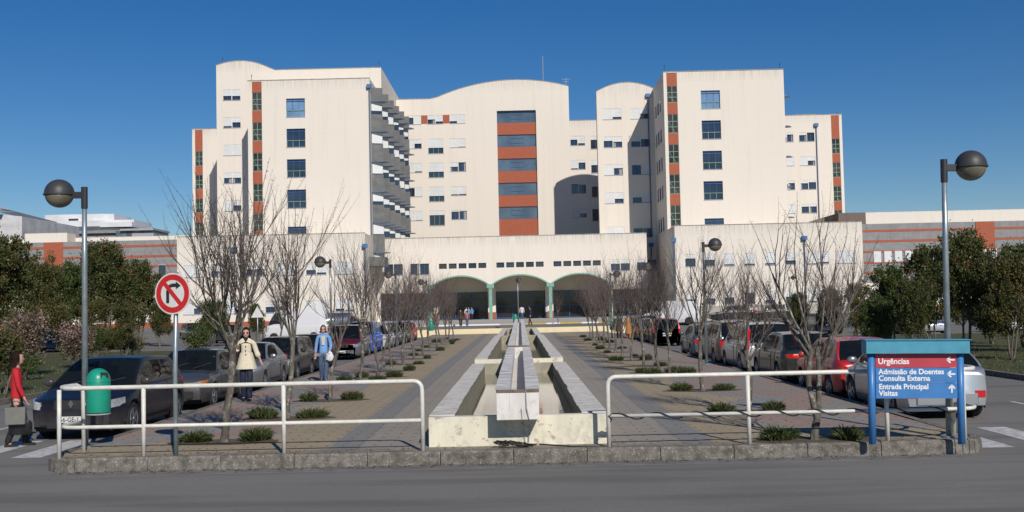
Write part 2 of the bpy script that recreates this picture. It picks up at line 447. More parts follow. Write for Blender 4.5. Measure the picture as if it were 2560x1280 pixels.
# painted markings
m = MB()
zr = RZ+.004
def zebra(m, xs, w, y0, y1):
    for x in xs: m.poly([(x, y0, zr), (x+w, y0, zr), (x+w, y1, zr), (x, y1, zr)])
zebra(m, [7.05+1.0*i for i in range(7)], .5, 16.6, 19.2)
tag(m.build('crossing_marking', LINEW), kind='structure')
m = MB(); zebra(m, [-8.35-1.0*i for i in range(6)], .5, 17.8, 20.2); tag(m.build('crossing_marking', LINEW), kind='structure')
m = MB()
for sx in (-1, 1):
    for k in range(8):
        x = sx*10.75; y = 21.5+k*5.2
        m.poly([(x-.06, y, zr), (x+.06, y, zr), (x+.06, y+2.3, zr), (x-.06, y+2.3, zr)])
tag(m.build('lane_marking', LINEW), kind='structure')
m = MB(); zq = .0
for sx, e in ((-1, PXL), (1, PXR)):
    for k in range(0, 9):
        y = 23+k*4.6+(0 if sx < 0 else -.9)
        a, b = sorted((e+sx*.1, e+sx*2.1)); m.poly([(a, y, zr), (b, y, zr), (b, y+.1, zr), (a, y+.1, zr)])
tag(m.build('parking_marking', LINEW), kind='structure')

# ================================================================ BASINS AND TROUGH (fountain cascade)
fount = empty('water_cascade', (0, 16.6, 0), 0, 'long stepped water cascade of cream basins under a raised white trough, middle of plaza', 'fountain')
def basin(y0, y1, hw, zt, tw=.36, ew=.18, wz=.14):
    m = MB()
    # outer shell with separate materials: 0 cream face, 1 top, 2 inner, 3 floor
    iy0, iy1, iw = y0+ew, y1-ew, hw-tw
    Y = -16.6
    m.cur = 0
    O = [(-hw, y0), (hw, y0), (hw, y1), (-hw, y1)]; I = [(-iw, iy0), (iw, iy0), (iw, iy1), (-iw, iy1)]
    for k in range(4):
        a, b = O[k], O[(k+1) % 4]; m.cur = 0
        m.poly([(a[0], a[1]+Y, -.02), (b[0], b[1]+Y, -.02), (b[0], b[1]+Y, zt), (a[0], a[1]+Y, zt)])
        c, d = I[k], I[(k+1) % 4]
        m.cur = 1; m.poly([(a[0], a[1]+Y, zt), (b[0], b[1]+Y, zt), (d[0], d[1]+Y, zt), (c[0], c[1]+Y, zt)])
        m.cur = 2; m.poly([(c[0], c[1]+Y, zt), (d[0], d[1]+Y, zt), (d[0], d[1]+Y, .02), (c[0], c[1]+Y, .02)])
    m.poly([(-iw, iy0+Y, .02), (iw, iy0+Y, .02), (iw, iy1+Y, .02), (-iw, iy1+Y, .02)])
    b = m.build('basin', [BASW, BAST, BASI], fount)
    w = MB(); w.poly([(-iw+.002, iy0+Y+.002, wz), (iw-.002, iy0+Y+.002, wz), (iw-.002, iy1+Y-.002, wz), (-iw+.002, iy1+Y-.002, wz)])
    wo = w.build('water', WATER, b)
    # coping slabs: worn raised stones along both long sides
    n = int((iy1-iy0)/1.25)
    for sx in (-1, 1):
        c = MB()
        for i in range(n):
            ya = iy0+(iy1-iy0)*i/n; yb = iy0+(iy1-iy0)*(i+1)/n
            a, bb = sorted((sx*(iw-.01-rng.uniform(0, .03)), sx*(hw+.004)))
            c.box(a, bb, ya+.004+Y, yb-.010+Y, zt+.002, zt+.012+rng.uniform(0, .005))
        c.build('coping', BAST, b)
basin(16.6, 32.3, 1.37, .452)
basin(32.6, 60.2, 1.33, .56, .34)
basin(60.5, 83.5, 1.30, .50, .36)
def trough(y0, y1, hw, zt0, zt1, dep, tw=.19):
    m = MB(); Y = -16.6; n = max(2, int((y1-y0)/1.0))
    def zt(y): return zt0+(zt1-zt0)*(y-y0)/(y1-y0)
    ys = [y0+(y1-y0)*i/n for i in range(n+1)]
    iw = hw-tw
    prof = lambda z: [(-hw, z-dep), (hw, z-dep), (hw, z), (iw, z), (iw, z-dep+.14), (-iw, z-dep+.14), (-iw, z), (-hw, z)]
    m.loft([[(x, y+Y, zz) for x, zz in prof(zt(y))] for y in ys], True, True)
    t = m.build('trough', TROW, fount)
    for sx in (-1, 1):
        c = MB()
        for i in range(n):
            ya, yb = ys[i]+.01, ys[i+1]-.03; z = zt(ya)
            a, b = sorted((sx*(iw-.006), sx*(hw+.02+rng.uniform(0, .012))))
            c.box(a, b, ya-.005+Y, yb+.018+Y, z+.001, z+.014+rng.uniform(0, .006))
        c.build('coping', plain('grey_trough_coping', (.60, .59, .55), .8, var=.3, sc=3), t)
    q = MB(); q.box(-iw+.002, iw-.002, y0+Y+.001, y0+Y+.14, zt0-dep+.13, zt0-.004); q.build('end_wall', TROW, t)
    p = MB(); p.box(-hw-.005, hw+.005, y0+Y-.012, y0+Y, zt0-.025, zt0+.018); p.build('metal_lip', plain('rusty_lip', (.17, .13, .10), .7, var=.4, sc=12), t)
    return t
trough(16.15, 32.6, .315, .865, .88, .43)
trough(32.75, 87.5, .31, .935, 1.14, .40)
for y in (20, 24, 28.3, 36, 44, 52, 64, 72, 80):
    m = MB(); m.box(-.2, .2, y-16.6-.12, y-16.6+.12, .02, .46); m.build('pier', BASI, fount)
m = MB(); m.tube([(.12, -.46, .86), (.13, -.48, .6), (.16, -.47, .45), (.17, -.06, .3), (.15, -.03, .05)], .008, 6)
m.tube([(.05, -.47, .60), (.06, -.46, .44), (.07, -.04, .3), (.1, -.03, .04)], .005, 6); m.build('cable', FRAMEG, fount)
m.v = []
# coil of cable on paving
m = MB(); rr = random.Random(3)
c0 = Vector((-.08, 16.36, 0)); pts = []
for k in range(90):
    a = k*.42; r = .13+.05*math.sin(k*1.3)+rr.uniform(-.02, .02)+(.10 if k % 17 < 4 else 0)
    pts.append((c0.x+r*1.25*math.cos(a), c0.y+r*.55*math.sin(a), .015+.10*abs(math.sin(k*.21))*rr.uniform(.4, 1)))
m.tube(pts, .011, 5)
tag(m.build('cable_coil', BLACK, smooth='all'), 'tangled coil of black cable lying before the basin front', 'cable')
m = MB(); g1 = G(1330, 1111); g2 = G(1522, 1112)
m.tube([(g1.x-.45, g1.y+.1, .02), (g1.x-.2, g1.y-.12, .012), g1+Vector((.1, -.06, .012)), (.8, 16.25, .012), (1.1, 16.2, .012), (1.38, 16.12, .01), (1.335, 16.13, .3), (1.385, 16.09, .42), (1.34, 16.07, .47), (1.42, 16.15, .5), (1.6, 16.1, .475)], .011, 5)
tag(m.build('cable', BLACK, smooth='all'), 'black cable trailing along the paving up to the right railing', 'cable')

# ================================================================ RAILINGS
def railing(sx, xs, x_in, x_out, label, crop=None):
    e = empty('railing', (sx*(x_in+x_out)/2, 16.12, 0), 0, label, 'railing', 'white tube railings at the front kerb')
    ox = sx*(x_in+x_out)/2
    zt, zm, r = 1.04, .46, .034
    y = 0.0
    m = MB()
    a = sx*x_in-ox; b = sx*x_out-ox
    pts = [(a, y, 0), (a, y, zt-.14)]+[(a+sx*.12*(1-math.cos(t)), y, zt-.12+.12*math.sin(t)) for t in (.4, .8, 1.2, math.pi/2)]
    pts += [(b-sx*.35, y, zt)]+[(b-sx*.35+sx*.35*math.sin(t), y+.45*(1-math.cos(t)), zt) for t in (.4, .8, 1.2, math.pi/2)]
    pts += [(b-sx*.05, y+.75, zt), (b-sx*.12, y+.82, zt-.05), (b-sx*.13, y+.84, 0)]
    m.tube(pts, r, 10); m.build('top_rail', PIPE, e, smooth='all')
    m = MB()
    pts = [(a, y, zm), (b-sx*.35, y, zm)]+[(b-sx*.35+sx*.35*math.sin(t), y+.45*(1-math.cos(t)), zm) for t in (.4, .8, 1.2, math.pi/2)]+[(b-sx*.12, y+.84, zm)]
    m.tube(pts, r*.85, 10); m.build('middle_rail', PIPE, e, smooth='all')
    for x in xs:
        m = MB(); m.tube([(x-ox, y, 0), (x-ox, y, zt-r*.5)], r*.95, 10); m.build('post', PIPE, e, smooth='all')
    if sx > 0:
        m = MB(); pts = []
        for k in range(160):
            t = k/159; x = a+(b-sx*.35-a)*t; ang = t*2*math.pi*9
            pts.append((x, y+.045*math.cos(ang), zm+.045*math.sin(ang)-.006))
        m.tube(pts, .011, 5); m.build('cable', BLACK, e, smooth='all')
    return e
railing(-1, [G(363, 1142).x, G(712, 1135).x, G(172, 1140).x], 1.42, 6.93, 'white tube railing left of the basins with curved end by the bin')
railing(1, [G(1877, 1113).x, G(2220, 1104).x, G(2425, 1102).x-.03], 1.34, 6.9, 'white tube railing right of the basins wound with black cable')

# ================================================================ LAMPS
def globe_lamp(loc, sx, label, bin_=False):
    e = empty('street_lamp', loc, 0, label, 'street lamp', 'globe lamps on the plaza')
    m = MB(); m.tube([(0, 0, 0), (0, 0, 3.0), (0, 0, 4.03)], [.052, .042, .038], 14); m.build('pole', GALV, e, smooth='all')
    m = MB(); m.lathe([(.11, 0), (.11, .02), (.07, .03)], 14); m.build('base_plate', GALV, e)
    m = MB(); m.tube([(0, 0, 3.87), (0, 0, 4.22)], .052, 12); m.box(*sorted((sx*.02, sx*.30)), -.045, .045, 4.04, 4.14)
    m.build('bracket', DARKM, e, smooth=30)
    c = (sx*.41, 0, 4.12); Rr = .235
    m = MB(); m.lathe([(.001, Rr)]+[(Rr*math.sin(t), Rr*math.cos(t)) for t in [math.pi/2*k/9 for k in range(1, 10)]]+[(Rr+.014, 0), (Rr+.014, -.025), (Rr*.98, -.027)], 28, c)
    m.build('lamp_dome', DOMEM, e, smooth=40)
    m = MB(); m.lathe([(Rr*.975*math.sin(t), Rr*.975*math.cos(t)) for t in [math.pi/2+.1+(math.pi/2-.1)*k/9 for k in range(9)]]+[(.001, -Rr*.975)], 28, c)
    m.build('globe', GLOBE, e, smooth='all')
    return e
def lx(px, py): p = G(px, py); return (p.x, p.y, 0)
lamps = [((213, 1118), 1*-1, 'tall globe lamp at front left corner carrying a green bin'),
         ((2374, 1093), 1, 'tall globe lamp at front right corner behind the blue direction sign'),
         ((829, 909), -1, 'globe lamp beside the lichened tree near the woman in blue'),
         ((992, 869), -1, 'globe lamp on left walkway beside the silver and blue parked cars'),
         ((1069, 845), -1, 'small far globe lamp at left end of the plaza, before the green pillar'),
         ((1767, 911), 1, 'globe lamp beside the brown people carrier on the right walkway'),
         ((1604, 861), 1, 'globe lamp before the shaded recess, right of the entrance arches'),
         ((1530, 845), 1, 'small far globe lamp at right end of the plaza by the last arch')]
for (b, sx, lab) in lamps:
    e = globe_lamp(lx(*b), sx, lab)
    if b[0] == 2374: e.rotation_euler.y = .02
p = P(1296, 790, 91.0)
globe_lamp((p.x, 91.2, .3), 1, 'far globe lamp right behind the end of the water trough').rotation_euler = (0, 0, R(80))
p = P(1976, 790, 112); globe_lamp((p.x, 112, .44), 1, 'distant globe lamp before the right podium above the hedge tree')

def litter_bin(loc, rz, label, z=.55):
    e = empty('litter_bin', loc, rz, label, 'bin', 'green litter bins on lamp posts')
    m = MB(); m.lathe([(.13, z), (.185, z+.015), (.19, z+.05), (.19, z+.46), (.185, z+.50)], 24); m.build('bin_body', BIN, e, smooth=40)
    m = MB()
    prof = [(.192, z+.50)]+[(.188*math.cos(t), z+.52+.20*math.sin(t)) for t in [math.pi/2*k/8 for k in range(0, 8)]]+[(.001, z+.72)]
    n = 24; rings = []
    m.lathe(prof, n); o = m.build('bin_hood', BIN, e, smooth=40)
    m = MB(); cc = [(.10, -.155, z+.57), (.19, -.05, z+.57), (.175, -.04, z+.645), (.09, -.13, z+.66)]
    m.prism(cc, (-.012, .012, 0)); m.build('opening', BLACK, e)
    m = MB(); m.lathe([(.15, z-.03), (.19, z-.02), (.19, z)], 20); m.box(-.25, 0, -.03, .03, z+.1, z+.16); m.box(-.25, 0, -.03, .03, z+.38, z+.44); m.build('bracket', FRAMEG, e)
    return e
p = G(213, 1118); litter_bin((p.x+.24, p.y-.06, 0), 0, 'green hooded litter bin fixed to the front left lamp post')
p = G(1604, 861); litter_bin((G(1522, 845).x+.25, G(1530, 845).y, 0), 0, 'green litter bin on the small far lamp right of the trough')
litter_bin((G(1069, 845).x+.28, G(1069, 845).y, 0), 0, 'green litter bin on the small far lamp left of the trough')
litter_bin((XP(1288, 790, 91), 90.95, .3), 0, 'green litter bin at the very end of the water trough')

# ================================================================ SIGNS
def text_mesh(body, size, name, mat, parent, loc, rot, depth=.002, bold=0.0, align='LEFT', sx=1.0):
    cu = bpy.data.curves.new(name, 'FONT'); cu.body = body; cu.size = size; cu.extrude = depth; cu.offset = bold; cu.align_x = align
    o = bpy.data.objects.new(name, cu); link(o)
    dg = bpy.context.evaluated_depsgraph_get(); me = bpy.data.meshes.new_from_object(o.evaluated_get(dg))
    bpy.data.objects.remove(o); bpy.data.curves.remove(cu)
    me.materials.clear(); me.materials.append(mat); me.name = name
    t = bpy.data.objects.new(name, me); link(t); t.location = loc; t.rotation_euler = rot; t.scale = (sx, 1, 1)
    if parent is not None: t.parent = parent
    return t
# direction board
A = G(2184, 1113); B = G(2407, 1109)
cx, cy = (A.x+B.x)/2, (A.y+B.y)/2+.04
ds = empty('direction_sign', (cx, cy, 0), -.03, 'blue post direction board with red and blue panels, front right corner', 'sign')
hw = (B.x-A.x)/2; ds.rotation_euler.y = .018
for x in (-hw, hw):
    m = MB(); m.tube([(x, 0, 0), (x, 0, 1.36)], .052, 16); m.build('post', SIGNB, ds, smooth='all')
m = MB(); m.box(-hw-.10, hw+.10, -.13, .13, 1.312, 1.50)
cap = m.build('sign_cap', [SIGNT], ds)
m = MB(); m.box(-hw-.12, hw+.12, -.15, .15, 1.501, 1.513); m.build('cap_lid', SIGNT, cap)
pw = hw-.055
for (z0, z1, mt) in ((1.105, 1.302, SIGNR), (.885, 1.098, SIGNB), (.66, .878, SIGNB)):
    m = MB(); m.box(-pw, pw, -.03, .03, z0, z1); o = m.build('sign_panel', mt, ds)
    if mt is SIGNR: o['label'] = 'red panel reading Urgências'
RX = (math.pi/2, 0, 0)
def sg(txt, x, z, s=.092): text_mesh(txt, s, 'lettering', WHITE, ds, (x, -.031, z), RX, .002, .0026, 'LEFT', .98)
sg('Urgências', -pw+.035, 1.158, .115)
sg('Admissão de Doentes', -pw+.04, 1.01, .107); sg('Consulta Externa', -pw+.04, .915, .107)
sg('Entrada Principal', -pw+.04, .795, .107); sg('Visitas', -pw+.04, .70, .107)
def arrow(cx, cz, up=False):
    m = MB(); w = .011
    def seg(a, b):
        a = Vector((a[0], 0, a[1])); b = Vector((b[0], 0, b[1])); d = (b-a).normalized(); n = Vector((-d.z, 0, d.x))*w
        m.prism([a-n-d*w*.5, b-n+d*w*.5, b+n+d*w*.5, a+n-d*w*.5], (0, -.003, 0))
    S = .05
    if up:
        seg((0, -S*1.1), (0, S)); seg((0, S), (-S*.8, S*.1)); seg((0, S), (S*.8, S*.1))
    else:
        seg((S*1.1, 0), (-S, 0)); seg((-S, 0), (-S*.1, S*.8)); seg((-S, 0), (-S*.1, -S*.8))
    o = m.build('arrow', WHITE, ds); o.location = (cx, -.031, cz)
arrow(pw-.09, 1.215); arrow(pw-.085, 1.01); arrow(pw-.08, .80, True)

# no-right-turn sign
S0 = G(440, 1141)
ns = empty('traffic_sign', (S0.x, S0.y, 0), R(-18), 'round no right turn sign, red ring and slash, on grey pole', 'sign')
m = MB(); m.tube([(0, 0, 0), (-.004, 0, 1.3), (.03, 0, 2.74)], .034, 12); m.build('pole', GALV, ns, smooth='all')
zc, rs = 2.42, .31
def disc(m, r, y, n=48, x=0): m.prism([(x+r*math.cos(2*math.pi*k/n), y, zc+r*math.sin(2*math.pi*k/n)) for k in range(n)], (0, .004, 0))
m = MB(); disc(m, rs, -.055); disc(m, rs*.985, -.045); pl = m.build('sign_plate', TSWH, ns)
m = MB()
n = 56
for k in range(n):
    a0, a1 = 2*math.pi*k/n, 2*math.pi*(k+1)/n
    m.prism([(.288*math.cos(a0), -.0575, zc+.288*math.sin(a0)), (.205*math.cos(a0), -.0575, zc+.205*math.sin(a0)), (.205*math.cos(a1), -.0575, zc+.205*math.sin(a1)), (.288*math.cos(a1), -.0575, zc+.288*math.sin(a1))], (0, .0018, 0))
m.build('red_ring', TSRED, pl)
m = MB(); w = .032; d = Vector((1, 0, -1.12)).normalized(); q = Vector((d.z, 0, -d.x))*w; c = Vector((0, -.061, zc))
m.prism([c-d*.215-q, c+d*.215-q, c+d*.215+q, c-d*.215+q], (0, .002, 0)); m.build('slash_bar', TSRED, pl)
m = MB()
pts = [(-.085, -.14), (-.085, .05), (-.06, .10), (-.02, .125), (.06, .125)]
for a, b in zip(pts, pts[1:]):
    a = Vector((a[0], 0, a[1]+zc)); b = Vector((b[0], 0, b[1]+zc)); dd = (b-a).normalized(); nn = Vector((-dd.z, 0, dd.x))*.026
    m.prism([a-nn+Vector((0, -.0592, 0)), b-nn+Vector((0, -.0592, 0)), b+nn+Vector((0, -.0592, 0)), a+nn+Vector((0, -.0592, 0))], (0, .002, 0))
m.prism([(.06, -.0592, zc+.065), (.145, -.0592, zc+.115), (.06, -.0592, zc+.18)], (0, .002, 0)); m.build('turn_arrow', BLACK, pl)
# small far triangular sign on thin pole seen from behind, left car park
p = P(644, 800, 60)
ts = empty('traffic_sign', (p.x, 60, RZ), 0, 'small triangular sign seen from behind on thin pole, beyond parked cars', 'sign')
m = MB(); m.tube([(0, 0, 0), (0, 0, 2.7)], .03, 8); m.build('pole', GALV, ts, smooth='all')
m = MB(); m.prism([(-.36, -.04, 2.05), (.36, -.04, 2.05), (0, -.04, 2.68)], (0, .01, 0)); m.build('sign_plate', TSWH, ts)
# ================================================================ HOSPITAL
YP, YT, YE, YB, YD, YF = 140.0, 147.0, 150.0, 156.5, 158.5, 176.0
hosp = empty('hospital_building', (0, YE, 0), 0, 'large cream hospital with red tiled strips, curved roof gables and three entrance arches', 'building')
def facade(name, X0, X1, Z0, Z1, Y, holes, mat, topf=None, depth=.28, parent=None, arches=None):
    """front wall facing -Y with real recessed openings; topf(x) gives the roof line above Z1"""
    m = MB(); parent = parent or hosp; OY = -YE
    xs = sorted(set([round(v, 4) for h in holes for v in h[:2]]+[X0, X1])); xs = [x for x in xs if X0-1e-6 <= x <= X1+1e-6]
    for i in range(len(xs)-1):
        a, b = xs[i], xs[i+1]; mx = (a+b)/2
        cuts = sorted([(h[2], h[3]) for h in holes if h[0] <= mx <= h[1]])
        z = Z0
        for (c, d) in cuts+[(Z1, Z1)]:
            if c > z+1e-4: m.poly([(a, Y+OY, z), (b, Y+OY, z), (b, Y+OY, min(c, Z1)), (a, Y+OY, min(c, Z1))])
            z = max(z, d)
    for h in holes:
        a, b, c, d = h[:4]; D = h[4] if len(h) > 4 else depth
        d = min(d, Z1)
        m.poly([(a, Y+OY, c), (b, Y+OY, c), (b, Y+D+OY, c), (a, Y+D+OY, c)])
        m.poly([(a, Y+D+OY, d), (b, Y+D+OY, d), (b, Y+OY, d), (a, Y+OY, d)])
        m.poly([(a, Y+OY, c), (a, Y+D+OY, c), (a, Y+D+OY, d), (a, Y+OY, d)])
        m.poly([(b, Y+D+OY, c), (b, Y+OY, c), (b, Y+OY, d), (b, Y+D+OY, d)])
    if topf:
        n = 28
        for i in range(n):
            a = X0+(X1-X0)*i/n; b = X0+(X1-X0)*(i+1)/n
            m.poly([(a, Y+OY, Z1), (b, Y+OY, Z1), (b, Y+OY, topf(b)), (a, Y+OY, topf(a))])
    return m
def shell(m, X0, X1, Y0, Y1, Z0, top, left=True, right=True, roof=True, wall_t=.3):
    """the rest of the box: sides, back and a parapet roof"""
    OY = -YE; n = 28 if callable(top) else 1
    tf = top if callable(top) else (lambda x: top)
    if left: m.poly([(X0, Y0+OY, Z0), (X0, Y0+OY, tf(X0)), (X0, Y1+OY, tf(X0)), (X0, Y1+OY, Z0)])
    if right: m.poly([(X1, Y0+OY, Z0), (X1, Y1+OY, Z0), (X1, Y1+OY, tf(X1)), (X1, Y0+OY, tf(X1))])
    m.poly([(X1, Y1+OY, Z0), (X0, Y1+OY, Z0)]+[(X0+(X1-X0)*i/n, Y1+OY, tf(X0+(X1-X0)*i/n)) for i in range(n+1)])
    if roof:
        for i in range(n):
            a = X0+(X1-X0)*i/n; b = X0+(X1-X0)*(i+1)/n
            m.poly([(a, Y0+OY, tf(a)), (b, Y0+OY, tf(b)), (b, Y1+OY, tf(b)), (a, Y1+OY, tf(a))])
def coping(X0, X1, Y, top, parent, t=.18, h=.10, mat=None):
    m = MB(); OY = -YE; n = 28 if callable(top) else 1; tf = top if callable(top) else (lambda x: top)
    for i in range(n):
        a = X0+(X1-X0)*i/n; b = X0+(X1-X0)*(i+1)/n
        m.loft([[(a, Y-.06+OY, tf(a)+.01), (a, Y+t*2+OY, tf(a)+.01), (a, Y+t*2+OY, tf(a)+h), (a, Y-.06+OY, tf(a)+h)],
                [(b, Y-.06+OY, tf(b)+.01), (b, Y+t*2+OY, tf(b)+.01), (b, Y+t*2+OY, tf(b)+h), (b, Y-.06+OY, tf(b)+h)]])
    m.build('coping', mat or plain('dirty_coping', (.36, .33, .29), .8, var=.3, sc=2), parent)
wr = random.Random(11)
CURT = plain('grey_curtain', (.30, .31, .31), .9, var=.2)
def window(Y, x0, x1, z0, z1, sh=(0, 0), n=2, parent=None, frame=None, glass=None, dep=.26, mull=1, name='window', gap=.09, sill=True):
    """n lights side by side; sh = how far each roller shutter is down"""
    parent = parent or hosp; OY = -YE; fr = frame or BLUEF; gl = glass or GLASS
    m = MB(); w = (x1-x0-gap*(n-1))/n; f = .05
    g = MB(); s = MB(); has = False
    for i in range(n):
        a = x0+i*(w+gap); b = a+w; k = sh[i % len(sh)]
        if i > 0:
            m.cur = 1; m.box(a-gap, a, Y+.0+OY+.003, Y+dep+OY, z0, z1); m.cur = 0
        zz = z1-(z1-z0)*k
        yf = Y+dep-.07+OY
        for q in ((a, b, z0, z0+f), (a, b, z1-f, z1), (a, a+f, z0+f, z1-f), (b-f, b, z0+f, z1-f)): m.box(q[0], q[1], yf, yf+.06, q[2], q[3])
        for j in range(1, mull+1):
            xm = a+w*j/(mull+1); m.box(xm-f/2, xm+f/2, yf+.005, yf+.055, z0+f, z1-f)
        t1, t2 = wr.uniform(-.02, .02), wr.uniform(-.02, .02)
        g.poly([(a, yf+.07+t1, z0), (b, yf+.07+t1, z0), (b, yf+.07+t2, z1), (a, yf+.07+t2, z1)])
        if n > 1 and k < .6 and wr.random() < .35:
            cw = w*wr.uniform(.2, .45); ca = a if wr.random() < .5 else b-cw
            m.cur = 3; m.box(ca+.03, ca+cw-.03, yf+.03, yf+.045, z0+.05, zz-.05); m.cur = 0
        if k > 0.02:
            has = True; s.cur = 0; ns_ = max(1, int((z1-zz)/.2))
            for q in range(ns_):
                za = zz+(z1-zz)*q/ns_; zb = zz+(z1-zz)*(q+1)/ns_
                s.loft([[(a+.004, Y+.05+OY, za+.01), (a+.004, Y+.035+OY, (za+zb)/2), (a+.004, Y+.05+OY, zb), (a+.004, Y+.07+OY, zb), (a+.004, Y+.07+OY, za)],
                        [(b-.004, Y+.05+OY, za+.01), (b-.004, Y+.035+OY, (za+zb)/2), (b-.004, Y+.05+OY, zb), (b-.004, Y+.07+OY, zb), (b-.004, Y+.07+OY, za)]])
    if sill: m.cur = 2; m.box(x0-.04, x1+.04, Y-.06+OY, Y+.02+OY, z0-.09, z0-.003)
    o = m.build(name, [fr, WALLS, FRAMEG, CURT], parent)
    g.build('pane', gl, o)
    if has: s.build('shutter', SHUT, o)
    return o
def rows_at(px, Y, rows): return [(ZP(px, b, Y), ZP(px, a, Y)) for a, b in rows]
def rnd_sh(): return (wr.choice([0, .4, .5, .55, .8, 1, 1, 1]), wr.choice([0, .45, .5, .6, .85, 1, 1]))

# ---- left tower
TX0, TX1, TTOP = -37.0, -20.2, ZP(775, 199, YT)
PTOP = ZP(700, 587, YP)
lrows = rows_at(740, YT, [(246, 292), (321.5, 367.5), (398, 443), (474, 520), (566.5, 612)])
srows = rows_at(643, YT, [(231, 276), (306, 352), (382, 428), (459, 504), (534, 578)])
lx0, lx1 = XP(717, 400, YT), XP(764, 400, YT); sx0, sx1 = XP(631.5, 400, YT), XP(656, 400, YT)
TX0 = XP(620.5, 400, YT); TX1 = XP(927, 400, YT)
def tower(X0, X1, top, wx, sx, wrows, srows, sh, glasses, side_open=False):
    holes = [(wx[0], wx[1], a, b) for a, b in wrows]+[(sx[0], sx[1], PTOP-1, top-.12, .22)]
    m = facade('wall', X0, X1, PTOP-1.2, top, YT, holes, WALL); shell(m, X0, X1, YT, YF, PTOP-1.2, top, left=not side_open)
    w = m.build('tower_wall', WALL, hosp); coping(X0, X1, YT, top, w)
    for (a, b), s, g in zip(wrows, sh, glasses):
        o = window(YT, wx[0], wx[1], a, b, s, 1, mull=2, glass=g, sill=True)
        h = MB(); zb = a+(b-a)*.36; h.box(wx[0], wx[1], YT+.16-YE, YT+.24-YE, zb-.04, zb+.04); h.box(wx[0], wx[1], YT+.16-YE, YT+.24-YE, b-.38, b-.30); h.build('transom', BLUEF, o)
        h = MB(); h.box(wx[0], wx[1], YT+.14-YE, YT+.165-YE, zb-.035, zb+.035)
        for xx in (wx[0]+.03, wx[0]+(wx[1]-wx[0])/3, wx[0]+(wx[1]-wx[0])*2/3, wx[1]-.03): h.box(xx-.03, xx+.03, YT+.145-YE, YT+.165-YE, a, zb-.035)
        h.build('lower_frame', GREENF, o)
    # red spandrels and stair windows between
    z = top-.12
    for i, (a, b) in enumerate(srows+[(PTOP-1, PTOP-1)]):
        m = MB(); m.box(sx[0]+.002, sx[1]-.002, YT+.06-YE, YT+.21-YE, b+.003, z-.003); m.build('red_spandrel', RED, hosp)
        if a != b: stair_window(YT+.08, sx[0], sx[1], a, b)
        z = a
    return w
def stair_window(Y, x0, x1, z0, z1):
    m = MB(); f = .035; OY = -YE
    for x in (x0+f, (x0+x1)/2, x1-f): m.box(x-f, x+f, Y+.04+OY, Y+.10+OY, z0, z1)
    for z in (z0+f, z0+(z1-z0)*.33, z0+(z1-z0)*.62, z1-f): m.box(x0, x1, Y+.05+OY, Y+.09+OY, z-f, z+f)
    m.tube([(x0+.05, Y+.11+OY, z0+(z1-z0)*.62), (x1-.3, Y+.11+OY, z0)], .03, 4)
    o = m.build('stair_window', GREENF, hosp)
    g = MB(); g.poly([(x0, Y+.12+OY, z0), (x1, Y+.12+OY, z0), (x1, Y+.12+OY, z1), (x0, Y+.12+OY, z1)]); g.build('pane', GLASSB, o)
tower(TX0, TX1, TTOP, (lx0, lx1), (sx0, sx1), lrows, srows, [(0,)]*5, [GLASST, GLASS, GLASS, GLASS, GLASS])
# ---- right tower
RT0, RT1 = XP(1664, 400, YT), XP(1966, 400, YT); RTOP = ZP(1810, 177, YT)
rw = rows_at(1777, YT, [(226, 271), (301, 347), (377, 423), (453, 499), (546, 592)])
rs_ = rows_at(1682, YT, [(215, 256), (285, 332.5), (361, 408), (436, 485), (513, 566)])
tower(RT0, RT1, RTOP, (XP(1757, 400, YT), XP(1805, 400, YT)), (XP(1672, 400, YT), XP(1698, 400, YT)), rw, rs_, [(0,)]*5, [GLASST, GLASS, GLASS, GLASS, GLASS])
# windows in the shaded west flank of the right tower
for (a, b) in rows_at(1640, 152, [(255, 285), (328, 360), (398, 430), (468, 500), (545, 580)]):
    for yy in (150.2, 152.6, 155.0):
        m = MB(); m.box(RT0-.03, RT0+.02, yy-YE, yy+1.1-YE, a, b); o = m.build('flank_window', BLUEF, hosp)
        g = MB(); g.box(RT0-.034, RT0-.031, yy+.08-YE, yy+1.02-YE, a+.08, b-.08); g.build('pane', GLASS, o)

# ---- curved gable block behind the left tower (arch on the outer side, flat part inside)
BX0, BX1 = XP(541.5, 300, YB), XP(953, 200, YB)
bx_m = XP(684, 175, YB); bz_flat = (ZP(684, 175, YB)+ZP(950, 169, YB))/2
bz_l = ZP(541, 163, YB); bz_p = ZP(600, 152, YB)
def btop(x):
    if x >= bx_m: return bz_flat
    xp = XP(600, 152, YB)
    if x <= xp: return bz_p-(bz_p-bz_l)*((xp-x)/(xp-BX0))**2
    return bz_p-(bz_p-bz_flat)*((x-xp)/(bx_m-xp))**2
brow = rows_at(580, YB, [(224, 250), (293, 319), (362, 388), (431.5, 458), (501, 527)])
bwx = (XP(559, 380, YB), XP(602, 380, YB))
m = facade('w', BX0, BX1, PTOP-.5, bz_l-1.2, YB, [(*bwx, a, b) for a, b in brow], WALL, btop)
shell(m, BX0, BX1, YB, YF+8, PTOP-.5, btop); w = m.build('gable_wall', WALL, hosp); coping(BX0, BX1, YB, btop, w, .14, .08)
for (a, b), s in zip(brow, [(.6, .62), (.85, .5), (1, 1), (.5, .5), (1, .5)]): window(YB, *bwx, a, b, s)

